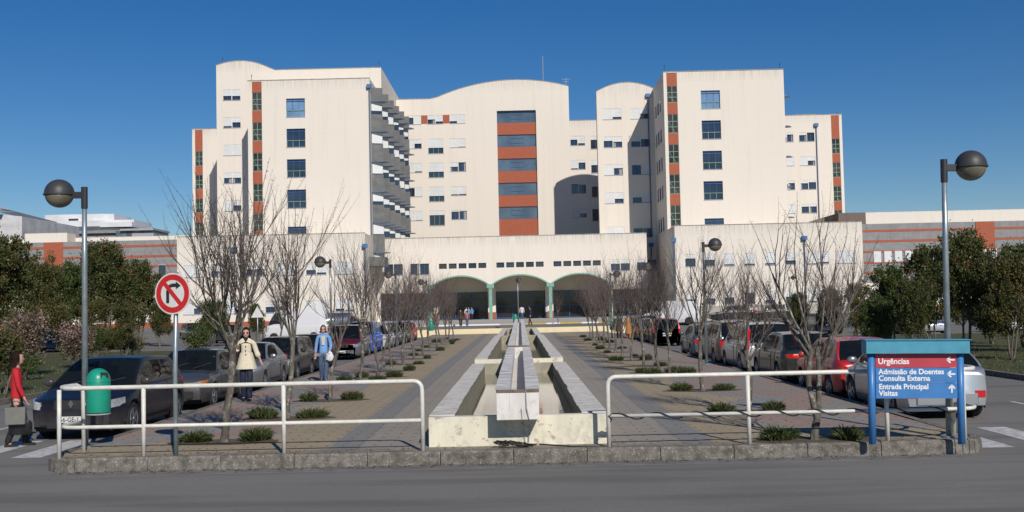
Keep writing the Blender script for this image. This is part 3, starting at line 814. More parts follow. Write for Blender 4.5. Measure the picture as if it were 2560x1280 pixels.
# ---- outer low blocks on both sides (plane YF)
CTOP = ZP(510, 322.5, YF)
cX0, cX1 = XP(481, 420, YF), BX0+.5
csx = (XP(488, 420, YF), XP(507, 420, YF))
def outer_block(X0, X1, sx, srows, holes, wins):
    m = facade('w', X0, X1, PTOP-.5, CTOP, YF, holes+[(sx[0], sx[1], PTOP-.5, CTOP-.12, .2)], WALL); shell(m, X0, X1, YF, YF+18, PTOP-.5, CTOP)
    w = m.build('outer_wall', WALL, hosp); coping(X0, X1, YF, CTOP, w, .14, .08)
    z = CTOP-.12
    for a, b in srows+[(PTOP-.5, PTOP-.5)]:
        m = MB(); m.box(sx[0]+.002, sx[1]-.002, YF+.05-YE, YF+.19-YE, b+.003, z-.003)
        if z-b > .1: m.build('red_spandrel', RED, hosp)
        if a != b: stair_window(YF+.06, sx[0], sx[1], a, b)
        z = a
    for q in wins: window(YF, *q[:4], q[4])
outer_block(cX0, cX1, csx, rows_at(497, YF, [(378, 415), (437, 473), (496, 532), (556, 590)]), [], [])
er = rows_at(2017, YF, [(331, 353), (391, 413), (450, 473), (510, 532)])
ex = [(XP(2001, 430, YF), XP(2039, 430, YF)), (XP(1972, 430, YF)-1.2, XP(1986, 430, YF))]
ew = [(x[0], x[1], a, b) for x in ex for a, b in er]
outer_block(RT1-3, XP(2109, 430, YF), (XP(2082, 430, YF), XP(2102, 430, YF)), rows_at(2090, YF, [(346, 383.6), (405.5, 443), (465, 503), (525, 560)]), ew,
            [(*q, s) for q, s in zip(ew, [(.3, .05), (1, .5), (.35, .25), (.3, .3), (.5, .2), (1, 1), (.4, .3), (1, 1)])])
m = MB(); m.box(XP(1990, 288, YF), XP(2045, 288, YF), YF+1-YE, YF+3-YE, CTOP, CTOP+.35); m.build('roof_plant', CONC, hosp)

# ---- central block
fz_flat = ZP(1040, 248, YF); fx0 = XP(1003, 300, YF)-6; fxr = XP(1422, 260, YF); fz_p = ZP(1285, 199.5, YF); fxa = XP(1085, 248, YF)
def ftop(x):
    R_ = (fxa**2+(fz_p-fz_flat)**2)/(2*(fz_p-fz_flat))
    if x < fxa: return fz_flat
    return fz_p-R_+math.sqrt(R_*R_-x*x)
FZ0 = 9.0
fr = {}
wins = []
def frow(px, a, b): return rows_at(px, YF, [(a+60*i, b+60*i) for i in range(4)])
A_ = (XP(1018, 430, YF), XP(1055, 430, YF)); M_ = (XP(1071.5, 430, YF), XP(1109.5, 430, YF)); C_ = (XP(1126.5, 430, YF), XP(1165, 430, YF))
r0 = rows_at(1100, YF, [(287.5, 309)])[0]
shA = [(1, .5), (1, .9), (.1, 1), (1, .97)]; shC = [(1, .95), (.5, 0), (.9, .88), (.15, .1)]
for i, (a, b) in enumerate(frow(1036, 348, 371)): wins.append((*A_, a, b, shA[i], 2, {}))
for i, (a, b) in enumerate(frow(1090, 347, 383.5)): wins.append((*M_, a, b, ((.62,), (.62,), (.63,), (.3,))[i], 1, dict(mull=2, frame=GREENF)))
for i, (a, b) in enumerate(frow(1144, 346, 368)): wins.append((*C_, a, b, shC[i], 2, {}))
wins += [(*A_, *r0, (.25, 1), 2, {}), (*M_, *r0, (.5, .75), 2, {}), (*C_, *r0, (.75, 1), 2, {})]
L_ = (fxr+.12, XP(1464.5, 450, YF)); L2 = (XP(1479, 450, YF), XP(1500, 450, YF)+2)
for i, (a, b) in enumerate(frow(1442, 340, 363)): wins.append((*L_, a, b, [(.4, .8), (.9, .3), (0, .1), (1, .6)][i], 2, {}))
for i, (a, b) in enumerate(frow(1482, 340, 372)): wins.append((*L2, a, b, [(.3, .5), (.4, .1), (.2, 1), (.1, .2)][i], 2, {}))
gx = (XP(1245, 430, YF), XP(1343, 430, YF))
zg = [ZP(1292, v, YF) for v in (276, 305.5, 336, 366, 396, 426, 456.5, 487, 516.5, 546.5, 592)]
m = facade('w', fx0, fxr, FZ0, fz_flat-.4, YF, [w[:4] for w in wins if w[1] < fxr]+[(*gx, FZ0, zg[0], .7)], WALL, ftop)
shell(m, fx0, fxr, YF, YF+22, FZ0, ftop); w = m.build('central_wall', WALL, hosp); coping(fx0, fxr, YF, ftop, w, .14, .09)
lowz = ZP(1450, 301, YF)
m = facade('w', fxr+.002, RT0+4, FZ0, lowz, YF, [w[:4] for w in wins if w[0] > fxr], WALL); shell(m, fxr+.002, RT0+4, YF, YF+16, FZ0, lowz, left=False)
w = m.build('link_wall', WALL, hosp); coping(fxr+.1, RT0+4, YF, lowz, w, .14, .08)
for q in wins: window(YF, *q[:4], q[4], q[5], **q[6])
for (a, b) in ((A_[1]+.02, M_[0]-.02), (M_[1]+.02, C_[0]-.02)):
    m = MB(); m.box(a, b, YF-.02-YE, YF+.04-YE, r0[0], r0[1]); m.build('red_panel', RED, hosp)
for i in range(10):
    zt_, zb_ = zg[i], zg[i+1]
    if i % 2 == 0:
        g = MB(); g.poly([(gx[0], YF+.5-YE, zb_), (gx[1], YF+.5-YE, zb_), (gx[1], YF+.5-YE, zt_), (gx[0], YF+.5-YE, zt_)])
        f = MB(); W_ = gx[1]-gx[0]
        for z in (zb_+.04, zt_-.04): f.box(gx[0], gx[1], YF+.42-YE, YF+.48-YE, z-.03, z+.03)
        for z in (zb_+(zt_-zb_)*.34, zb_+(zt_-zb_)*.72): f.box(gx[0]+W_*.33, gx[0]+W_*.67, YF+.42-YE, YF+.48-YE, z-.035, z+.035)
        for t in (0.01, .33, .67, .99): f.box(gx[0]+W_*t-.03, gx[0]+W_*t+.03, YF+.425-YE, YF+.475-YE, zb_, zt_)
        o = f.build('curtain_window', plain('steel_blue_frame', (.05, .13, .27), .5), hosp); g.build('pane', GLASSC, o)
    else:
        m = MB(); m.box(gx[0]+.003, gx[1]-.003, YF+.30-YE, YF+.6-YE, zb_+.03, zt_-.03); m.build('red_spandrel', RED, hosp)
# antennas on the central roof
for (px, top, bx, bt) in ((1358, 140, 0, 203), (1415, 195, 1, 213)):
    p = P(px, bt, YF+1); m = MB(); z1 = ZP(px, top, YF+1)
    m.tube([(p.x, 1+YF-YE, p.z-.5), (p.x, 1+YF-YE, z1)], .05, 6)
    if bx:
        for dz, L in ((-.2, .7), (-.6, .5)): m.tube([(p.x-L, 1+YF-YE, z1+dz), (p.x+L, 1+YF-YE, z1+dz)], .035, 4)
    m.build('antenna', FRAMEG, hosp)
for (px, py, Y) in ((557, 148, YB), (629, 190, YT), (948, 157, YB), (1661, 166, YT), (1950, 162, YT), (2093, 282, YF)):
    p = P(px, py+14, Y+.3); m = MB(); z1 = ZP(px, py, Y+.3); m.tube([(p.x, Y+.3-YE, p.z-.6), (p.x, Y+.3-YE, z1)], .03, 5); m.lathe([(.01, 0), (.09, .08), (.01, .2)], 8, (p.x, Y+.3-YE, z1)); m.build('lightning_rod', DARKM, hosp)

# ---- curved gable block D left of the right tower
DX0, DX1 = XP(1495, 400, YD), RT0+.6
dzl = ZP(1492, 229, YD); dzp = ZP(1566, 206, YD); dxp = XP(1566, 206, YD)
def dtop(x): return dzp-(dzp-dzl)*((x-dxp)/(dxp-DX0))**2
drows = rows_at(1530, YD, [(271.5, 298), (341.5, 368), (411.6, 437.5), (481.5, 508), (567, 594)])
d1 = (XP(1511, 420, YD), XP(1557, 420, YD)); d2 = (XP(1580, 420, YD), XP(1627, 420, YD))
m = facade('w', DX0, DX1, .3, dzl-1, YD, [(*q, a, b) for q in (d1, d2) for a, b in drows], WALL, dtop)
shell(m, DX0, DX1, YD, YD+1.4, 3, dtop); w = m.build('gable_wall', WALL, hosp); coping(DX0, DX1, YD, dtop, w, .14, .08)
m = MB(); shell(m, DX0+1.5, DX1, YD+1.4, YF, 3, 19.0, right=False); m.build('rear_wall', WALL, hosp)
for q, shs in ((d1, [(1, .8), (.4, .5), (1, .35), (1, .6), (1, .9)]), (d2, [(1, .55), (.5, .3), (.1, 1), (.5, 1), (.2, .2)])):
    for (a, b), s in zip(drows, shs): window(YD, *q, a, b, s)

# ---- podium blocks
PLX0, PLX1 = XP(443, 700, YP), XP(911, 700, YP)+.15
PRX0, PRX1 = XP(1690, 700, YP), XP(2160, 700, YP)
def podium(X0, X1, wins, closed_left):
    m = facade('w', X0, X1, .35, PTOP, YP, [w[:4] for w in wins], WALLP); shell(m, X0, X1, YP, YF, .35, PTOP)
    w = m.build('podium_wall', WALLP, hosp); coping(X0, X1, YP, PTOP, w, .14, .08)
    for q in wins: window(YP, *q[:4], q[4], q[5])
z0, z1 = rows_at(700, YP, [(659, 688)])[0]; y0, y1 = rows_at(700, YP, [(753, 781)])[0]
wl = []
for (a, b, s) in ((75, 280, (1, 1)), (372, 572, (.55, .55)), (757, 942, (.45, .45)), (1055, 1272, (1, 1)), (1388, 1602, (.62, .85)), (1690, 1905, (1, 1))):
    wl.append((XP(440+a/4.266, 675, YP), XP(440+b/4.266, 675, YP), z0, z1, s, 2))
for (a, b, s) in ((520, 735, (1, .7)), (955, 1165, (.5, .5)), (1400, 1610, (.9, 1)), (1700, 1900, (.8, .9)), (80, 290, (1, .5))):
    wl.append((XP(440+a/4.266, 765, YP), XP(440+b/4.266, 765, YP), y0, y1, s, 2))
podium(PLX0, PLX1, wl, True)
z0, z1 = rows_at(1725, YP, [(636, 666)])[0]; y0, y1 = rows_at(1725, YP, [(733, 762)])[0]
wl = []
for (a, b, s) in ((445, 545, .35), (640, 740, .5), (832, 933, .9), (1035, 1140, .9), (1243, 1345, .88), (1450, 1550, .7)):
    wl.append((XP(1602+a/4, 650, YP), XP(1602+b/4, 650, YP), z0, z1, (s,), 1))
wl += [(XP(1602+1680/4, 650, YP), XP(1602+1880/4, 650, YP), z0, z1, (.97, .88), 2), (XP(1602+1965/4, 650, YP), XP(1602+2155/4, 650, YP), z0, z1, (1, 1), 2)]
for (a, b, s) in ((455, 555, .55), (655, 750, .5), (843, 943, .45), (1047, 1150, .1), (1255, 1350, .75), (1460, 1560, .5), (1690, 1890, .9)):
    wl.append((XP(1600+a/4, 745, YP), XP(1600+b/4, 745, YP), y0, y1, (s,), 1))
podium(PRX0, PRX1, wl, False)
m = MB(); m.box(PLX0-.02, PLX1+.02, YP-.06-YE, YP-.003-YE, .2, 1.05); m.build('plinth', RED, hosp)
m = MB(); m.box(PRX0-.02, PRX1+.02, YP-.06-YE, YP-.003-YE, .2, 1.75); m.build('plinth', plain('grey_plinth', (.38, .36, .31), .85, var=.1, sc=2), hosp)

# ---- entrance block with three arches
EX0, EX1, ETOP = PLX1, XP(1617, 620, YE), ZP(1290, 590, YE)
ar = [XP(1078, 745, YE), XP(1227, 745, YE), XP(1376, 745, YE), XP(1525, 745, YE)]
zs = ZP(1300, 713, YE)+.05; zpk = ZP(1300, 686.5, YE)
eg = .56
holes = []; swins = []
s0, s1 = rows_at(1300, YE, [(655, 668)])[0]
for gx0 in (597, 1081, 1562):
    for k in range(5):
        a = XP(920+(gx0+83*k)/3.368, 662, YE); swins.append((a, XP(920+(gx0+83*k+66)/3.368, 662, YE), s0, s1))
e0, e1 = rows_at(1016, YE, [(660, 687)])[0]
pw_ = [((XP(920+136/3.368, 670, YE)), XP(920+293/3.368, 670, YE), e0, e1, (0, 0)), (XP(920+357/3.368, 670, YE), XP(920+513/3.368, 670, YE), e0, e1, (0, 0))]
e0, e1 = rows_at(1550, YE, [(649, 676)])[0]
pw_ += [(XP(920+2045/3.368, 662, YE), XP(920+2203/3.368, 662, YE), e0, e1, (.38, .36)), (XP(920+2265/3.368, 662, YE), XP(920+2337/3.368, 662, YE)-.05, e0, e1, (.3,))]
gl = (EX0+.6, ar[0]-.5, eg, ZP(1020, 733, YE), 1.2); gr = (ar[3]+.4, EX1, eg, ZP(1580, 722, YE), 1.2)
ae = .35
m = facade('w', EX0, EX1, eg-.2, ETOP, YE, [q for q in swins]+[q[:4] for q in pw_]+[gl, gr]+[(ar[0]+ae*0, ar[3], eg, zs, 0.01)], WALLP)
# the spandrels of the arches: cut the arch shapes out above the springing
m2 = MB(); OY = -YE
def arch_z(x, a, b):
    c = (a+b)/2; h = zpk-zs; r = ((b-a)**2/4+h*h)/(2*h); return zs+math.sqrt(max(r*r-(x-c)**2, 0))-(r-h)
w_front = MB()
def front_arches(m):
    n = 18
    for a, b in zip(ar, ar[1:]):
        for i in range(n):
            x0 = a+(b-a)*i/n; x1 = a+(b-a)*(i+1)/n
            m.poly([(x0, OY+YE, arch_z(x0, a, b)), (x1, OY+YE, arch_z(x1, a, b)), (x1, OY+YE, zpk+.05), (x0, OY+YE, zpk+.05)])
# rebuild facade with the opening reaching the crown height, then fill spandrels
m = facade('w', EX0, EX1, eg-.2, ETOP, YE, [q for q in swins]+[q[:4] for q in pw_]+[gl, gr]+[(ar[0], ar[3], eg, zpk+.05, 0.01)], WALLP)
front_arches(m)
shell(m, EX0, EX1, YE, YD-.2, eg-.2, ETOP, left=False); w = m.build('entrance_wall', WALLP, hosp); coping(EX0, EX1, YE, ETOP, w, .14, .08)
for q in swins: window(YE, *q, (0,), 1, mull=0, name='clerestory_window', sill=False, frame=DARKM)
for q in pw_: window(YE, *q[:4], q[4], len(q[4]) if len(q[4]) > 1 else 1, dep=.2)
YG = YE+7.2
# vaults, piers and glazed back wall
vm = MB(); n = 18
for a, b in zip(ar, ar[1:]):
    for i in range(n):
        x0 = a+(b-a)*i/n; x1 = a+(b-a)*(i+1)/n
        vm.poly([(x0, .0, arch_z(x0, a, b)), (x0, YG-YE, arch_z(x0, a, b)), (x1, YG-YE, arch_z(x1, a, b)), (x1, 0, arch_z(x1, a, b))])
        zt_ = ZP(1300, 728, YG)
        vm.poly([(x0, YG-YE, zt_), (x1, YG-YE, zt_), (x1, YG-YE, arch_z(x1, a, b)), (x0, YG-YE, arch_z(x0, a, b))])
vm.build('vault', WALLS, hosp)
for x in ar: pm = MB(); pm.box(x-.55, x+.55, 5.2, YG-YE-.003, eg, ZP(1300, 728, YG)+.6); pm.build('pier', WALLS, hosp)
for x in ar: pm = MB(); pm.box(x-.56, x+.56, 5.14, 5.197, eg, eg+.95); pm.build('pier_base', RED, hosp)
for a, b in zip(ar, ar[1:]):
    zt_ = ZP(1300, 728, YG); f = MB(); yy = YG-YE-.12
    for z in (zt_-.05, eg+1.75, eg+2.95, eg+.06): f.box(a+.55, b-.55, yy-.04, yy+.04, z-.05, z+.05)
    for t in (.0, .33, .66, 1.0):
        x = a+.6+(b-a-1.2)*t; f.box(x-.05, x+.05, yy-.035, yy+.035, eg, zt_-.1)
    o = f.build('entrance_glazing', BLUEF, hosp)
    g = MB(); g.poly([(a+.55, yy+.06, eg), (b-.55, yy+.06, eg), (b-.55, yy+.06, zt_), (a+.55, yy+.06, zt_)]); g.build('pane', GLASSE, o)
for q in (gl, gr):
    f = MB(); yy = 1.15
    for z in (q[3]-.05, (q[2]+q[3])/2, q[2]+.05): f.box(q[0], q[1], yy-.05, yy+.02, z-.04, z+.04)
    for k in range(4): x = q[0]+(q[1]-q[0])*k/3; f.box(max(q[0], x-.04), min(q[1], x+.04), yy-.045, yy+.015, q[2], q[3])
    o = f.build('side_glazing', BLUEF, hosp); g = MB(); g.poly([(q[0], yy+.03, q[2]), (q[1], yy+.03, q[2]), (q[1], yy+.03, q[3]), (q[0], yy+.03, q[3])]); g.build('pane', GLASSE, o)
# green arch ribs and columns
for a, b in zip(ar, ar[1:]):
    m = MB(); pts = [(a+(b-a)*i/20, -.10, arch_z(a+(b-a)*i/20, a, b)-.02) for i in range(21)]
    for p, q in zip(pts, pts[1:]):
        m.loft([[(p[0], -.22, p[2]-.10), (p[0], .05, p[2]-.10), (p[0], .05, p[2]+.10), (p[0], -.22, p[2]+.10)], [(q[0], -.22, q[2]-.10), (q[0], .05, q[2]-.10), (q[0], .05, q[2]+.10), (q[0], -.22, q[2]+.10)]], True, False)
    m.build('arch_rib', GREENA, hosp)
for x in ar:
    m = MB(); m.box(x-.22, x+.22, -.9, -.45, eg-.1, zs-.3); m.box(x-.5, x+.5, -1.0, .04, zs-.35, zs+.18); m.build('green_column', GREENA, hosp)
# recessed shaded bay between entrance block and right podium: lower wall windows
for (pa, pb, za, zb) in ((1618, 1641, 649, 677),):
    x0, x1 = XP(pa, 660, YD), XP(pb, 660, YD); a, b = ZP(1630, zb, YD), ZP(1630, za, YD)
    m = MB(); m.box(x0, x1, YD-.05-YE, YD-.003-YE, a, b); o = m.build('flank_window', BLUEF, hosp); g = MB(); g.box(x0+.1, x1-.1, YD-.06-YE, YD-.052-YE, a+.1, b-.1); g.build('pane', GLASS, o)
m = MB(); x0 = XP(1618, 760, YD); m.box(x0, PRX0, YD-.06-YE, YD-.004-YE, .56, ZP(1630, 722, YD)); m.build('side_glazing', GLASSE, hosp)

# ---- saw-tooth bay stacks on the east flanks of both towers
def bays(X, zr, pr0, dpr, blade):
    """saw-tooth bays: each tooth turns its window to the front, concrete spandrel above, blue sun blade between"""
    for r_, (za, zb) in enumerate(zr):
        for k in range(6):
            y0 = YT+.9+k*4.5; y1 = y0+4.35; pr = pr0+dpr*k
            if y1 > YF: continue
            plan = [(X, y0-YE), (X+pr, y0+.55-YE), (X+pr*.9, y0+1.3-YE), (X+min(.4, pr*.5), y1-YE), (X, y1-YE)]
            m = MB(); m.prism([(x, y, zb+.02) for x, y in plan], (0, 0, za-zb-.04)); m.build('concrete_bay', CONCD, hosp)
            inner = [(X, y0+.12-YE), (X+pr*.95, y0+.62-YE), (X+pr*.84, y0+1.25-YE), (X+min(.3, pr*.4), y1-.1-YE), (X, y1-.1-YE)]
            zw = zb-(pitch-(zr[1][0]-zr[1][1]))+.02
            m = MB(); m.prism([(x, y, zw) for x, y in inner], (0, 0, zb-zw)); m.build('bay_window', GLASS, hosp)
            d = Vector((pr*.95, .5, 0)).normalized(); n = Vector((d.y, -d.x, 0))*.05; a = Vector((X+.05, y0+.12-YE, 0))+n; b = Vector((X+pr*.93, y0+.60-YE, 0))+n
            zs_ = zb-(zb-zw)*wr.choice([.55, .75, .95, .95])
            m = MB(); m.prism([(a.x, a.y, zs_), (b.x, b.y, zs_), (b.x, b.y, zb), (a.x, a.y, zb)], n*-.6); m.build('bay_shutter', SHUT, hosp)
            m = MB(); m.prism([(X, y0-.25-YE, zb-.10), (X+pr+blade*.3, y0-.25-YE, zb-.10), (X+pr+blade, y0+.75-YE, zb-.10), (X+pr+.1, y0+1.2-YE, zb-.10), (X, y0+.6-YE, zb-.10)], (0, 0, .13)); m.build('canopy', SLATE, hosp)
pitch = (lrows[0][0]-lrows[3][0])/3
ztop = ZP(930, 215, YT)
zc0 = ZP(930, 250, YT)
zr = [(ztop if i == 0 else zc0-pitch*i+2.45, zc0-pitch*i) for i in range(6)]
bays(TX1, zr, 1.55, .28, .75)
zr_last = zr[-1][1]-1.75
rzc = ZP(1970, 236, YT)
zr = [((ZP(1968, 190, YT) if i == 0 else rzc-pitch*i+2.45), rzc-pitch*i) for i in range(5)]
bays(RT1, zr, .3, .0, .95)
m = MB(); m.box(TX1-.5, TX1+2.1, YT-3.5-YE, YT+.5-YE, ZP(940, 642, YT-3.5), zr_last-.3); m.build('concrete_bay', CONCD, hosp)

# ---- downpipes with blue hopper heads
def pipe(px, pt, pb, Y, name='downpipe'):
    x = XP(px, (pt+pb)/2, Y); z1 = ZP(px, pt, Y); z0 = max(.5, ZP(px, pb, Y))
    m = MB(); m.tube([(x, Y-.14-YE, z0), (x, Y-.14-YE, z1)], .09, 8); o = m.build(name, SLATE, hosp)
    m = MB(); m.box(x-.32, x+.32, Y-.45-YE, Y-.01-YE, z1-.1, z1+.42); m.build('hopper_head', plain('blue_hopper', (.05, .16, .36), .5), o)
for q in ((588, 627, 785, YP), (914, 618, 785, YP), (1686, 603, 785, YP), (2013, 598, 785, YP), (2044, 315, 562, YF), (1624, 242, 590, YD), (1630, 615, 790, YD), (926, 219, 590, YT)): pipe(*q)

# ---- concrete side wings
def wing(sx, label, openings):
    e = empty('hospital_wing', (sx*70, YT, 0), 0, label, 'building', 'long low concrete wings of the hospital')
    GT = ZP(2300, 557, YT); OYX = -sx*70
    xi = (PLX0 if sx < 0 else PRX1); xo = sx*150
    x0, x1 = sorted((xi, xo))
    m = MB(); m.box(x0+OYX, x1+OYX, 0, 25, .3, GT); m.build('wall', CONC, e)
    for k, yy in enumerate((614, 640, 665, 690) if sx < 0 else (577, 603, 629, 656, 681)):
        px = 400 if sx < 0 else 2200
        z = ZP(px, yy, YT); m = MB(); m.box(x0+OYX, x1+OYX, -.03, -.003, z-.16, z+.16); m.build('red_band', RED, e)
    a, b = sorted((XP(110 if sx < 0 else 2441, 620, YT), XP(158 if sx < 0 else 2487, 600, YT)))
    m = MB(); m.box(a+OYX, b+OYX, -.1, -.035, ZP(130, 668, YT) if sx < 0 else ZP(2460, 628, YT), GT-.02); m.build('red_panel', RED, e)
    # set back upper storey
    a = xi+sx*2; q0, q1 = sorted((a, xo)); m = MB()
    top = ZP(2350, 527, 157) if sx > 0 else ZP(300, 592, 157)
    m.box(q0+OYX, q1+OYX, 10, 26, GT-1, top); m.build('upper_wall', WALL, e)
    if sx < 0:
        m = MB(); m.box(XP(62, 590, 154)+OYX, XP(168, 590, 154)+OYX, 7, 9.99, GT-1, ZP(110, 583, 154)); m.build('upper_wall', WALL, e)
    else:
        m = MB(); m.box(XP(2150, 560, 152)+OYX-3, XP(2165, 560, 152)+OYX, 5, 12, GT-1, ZP(2165, 531, 152)); m.build('stair_head', plain('brown_stair_head', (.16, .12, .10), .8), e)
    for (a, b, za, zb, k) in openings:
        x0, x1 = XP(a, (za+zb)/2, YT), XP(b, (za+zb)/2, YT)
        z0, z1 = ZP((a+b)/2, zb, YT), ZP((a+b)/2, za, YT)
        m = MB(); m.box(x0+OYX, x1+OYX, -.09, -.035, z0, z1); o = m.build('window', FRAMEG, e)
        zz = z1-(z1-z0)*k
        if k < 1: m = MB(); m.box(x0+.06+OYX, x1-.06+OYX, -.098, -.092, z0+.05, zz); m.build('pane', GLASS, o)
        m = MB(); m.box(x0+.06+OYX, x1-.06+OYX, -.13, -.1, zz, z1-.03); m.build('shutter', SHUT, o)
    # ground storey cream band with plinth
    m = MB(); x0, x1 = sorted((xi, xo)); m.box(x0+OYX, x1+OYX, -.12, -.04, 1.1, ZP(2300, 705, YT) if sx > 0 else ZP(300, 735, YT)); m.build('ground_storey', WALLS, e)
    m = MB(); m.box(x0+OYX, x1+OYX, -.16, -.125, .3, 1.1); m.build('plinth', RED, e)
wing(1, 'grey concrete wing with thin red bands and white shutters, right of the hospital',
     [(2183+26.3*i, 2203+26.3*i, 628-.6*i, 656-.6*i, 1) for i in range(15)])
wing(-1, 'grey concrete wing with thin red bands and one open window, left of the hospital', [(396, 416, 661, 690, .05), (350, 372, 662, 691, 1), (300, 322, 663, 692, 1)])

# ---- distant buildings, left
dist = empty('distant_building', (XP(70, 560, 230), 230, 0), 0, 'distant building with sloping white roof edge and dark fluted facade, far left', 'building')
o = dist.location; m = MB()
m.loft([[(XP(-60, 560, 230)-o.x, 0, 0), (XP(-60, 560, 230)-o.x, 0, ZP(-60, 530, 230)), (XP(-60, 560, 230)-o.x, 30, ZP(-60, 530, 230)), (XP(-60, 560, 230)-o.x, 30, 0)],
        [(XP(55, 560, 230)-o.x, 0, 0), (XP(55, 560, 230)-o.x, 0, ZP(55, 541, 230)), (XP(55, 560, 230)-o.x, 30, ZP(55, 541, 230)), (XP(55, 560, 230)-o.x, 30, 0)]]); m.build('wall', plain('weathered_white', (.55, .55, .54), .8, var=.2, sc=.4), dist)
m = MB(); a = Vector((XP(55, 560, 230)-o.x+.02, .1, 0)); b = Vector((XP(141, 560, 262)-o.x, 32, 0))
n = 15
for i in range(n):
    p = a.lerp(b, i/n); q = a.lerp(b, (i+.8)/n); z = ZP(55, 541, 230)
    m.prism([(p.x, p.y, 0), (q.x, q.y, 0), (q.x, q.y, z), (p.x, p.y, z)], (-.4, .5, 0))
m.build('fluted_panel', plain('grey_flutes', (.30, .32, .33), .7, var=.35, sc=.5), dist)
m = MB(); m.prism([(a.x-.8, a.y+.9, 0), (b.x-.8, b.y+.9, 0), (b.x-.8, b.y+.9, z), (a.x-.8, a.y+.9, z)], (-1, 1, 0)); m.build('dark_wall', plain('dark_gaps', (.06, .06, .065), .7), dist)
m = MB(); zt_ = ZP(0, 524, 228); z2 = ZP(142, 556, 262)
m.loft([[(XP(-60, 520, 228)-o.x, -2, zt_+1.6), (XP(-60, 520, 228)-o.x, -2, zt_+2.2), (XP(-60, 520, 228)-o.x, 4, zt_+2.2)], [(XP(0, 524, 228)-o.x, -2, zt_-.6), (XP(0, 524, 228)-o.x, -2, zt_+.3), (XP(0, 524, 228)-o.x, 4, zt_+.3)],
        [(XP(142, 556, 262)-o.x, 32, z2-.8), (XP(142, 556, 262)-o.x, 32, z2+.1), (XP(142, 556, 262)-o.x-4, 36, z2+.1)]]); m.build('roof_edge', plain('pale_roof_edge', (.5, .52, .54), .7), dist)
d2_ = empty('distant_building', (XP(240, 560, 300), 300, 0), 0, 'distant white terraced building with stacked flat roof blocks, beyond the left wing', 'building')
o = d2_.location; WD = plain('distant_white', (.66, .67, .68), .8, var=.1, sc=.3)
for (a, b, t, bt, y0, mt, nm) in ((112, 260, 536, 556, 312, WD, 'upper_block'), (232, 285, 535, 556, 309, WD, 'upper_block'), (143, 335, 551, 566, 306, WD, 'terrace'), (143, 300, 566, 577, 305, plain('distant_glazing', (.10, .11, .12), .3, var=.4, sc=.2), 'window_band'),
                            (143, 350, 576, 583, 303, CONC, 'terrace'), (300, 384, 571, 576, 301, plain('distant_grey', (.36, .37, .38), .8), 'terrace'), (290, 380, 576, 592, 302, plain('distant_glass_bars', (.14, .17, .18), .3, var=.6, sc=.5), 'window_band'), (250, 330, 555, 567, 304.5, WD, 'terrace'), (330, 384, 583, 593, 301, plain('distant_grey', (.3, .3, .3)), 'terrace'), (112, 300, 583, 640, 304, CONC, 'lower_wall')):
    m = MB(); m.box(XP(a, t, y0)-o.x, XP(b, t, y0)-o.x, y0-o.y, y0+14-o.y, ZP((a+b)/2, bt, y0), ZP((a+b)/2, t, y0)); m.build(nm, mt, d2_)
m = MB(); m.box(XP(172, 548, 312)-o.x, XP(196, 548, 312)-o.x, 11.8, 11.95, ZP(184, 551, 312), ZP(184, 547, 312)); m.build('window', DARKM, d2_)
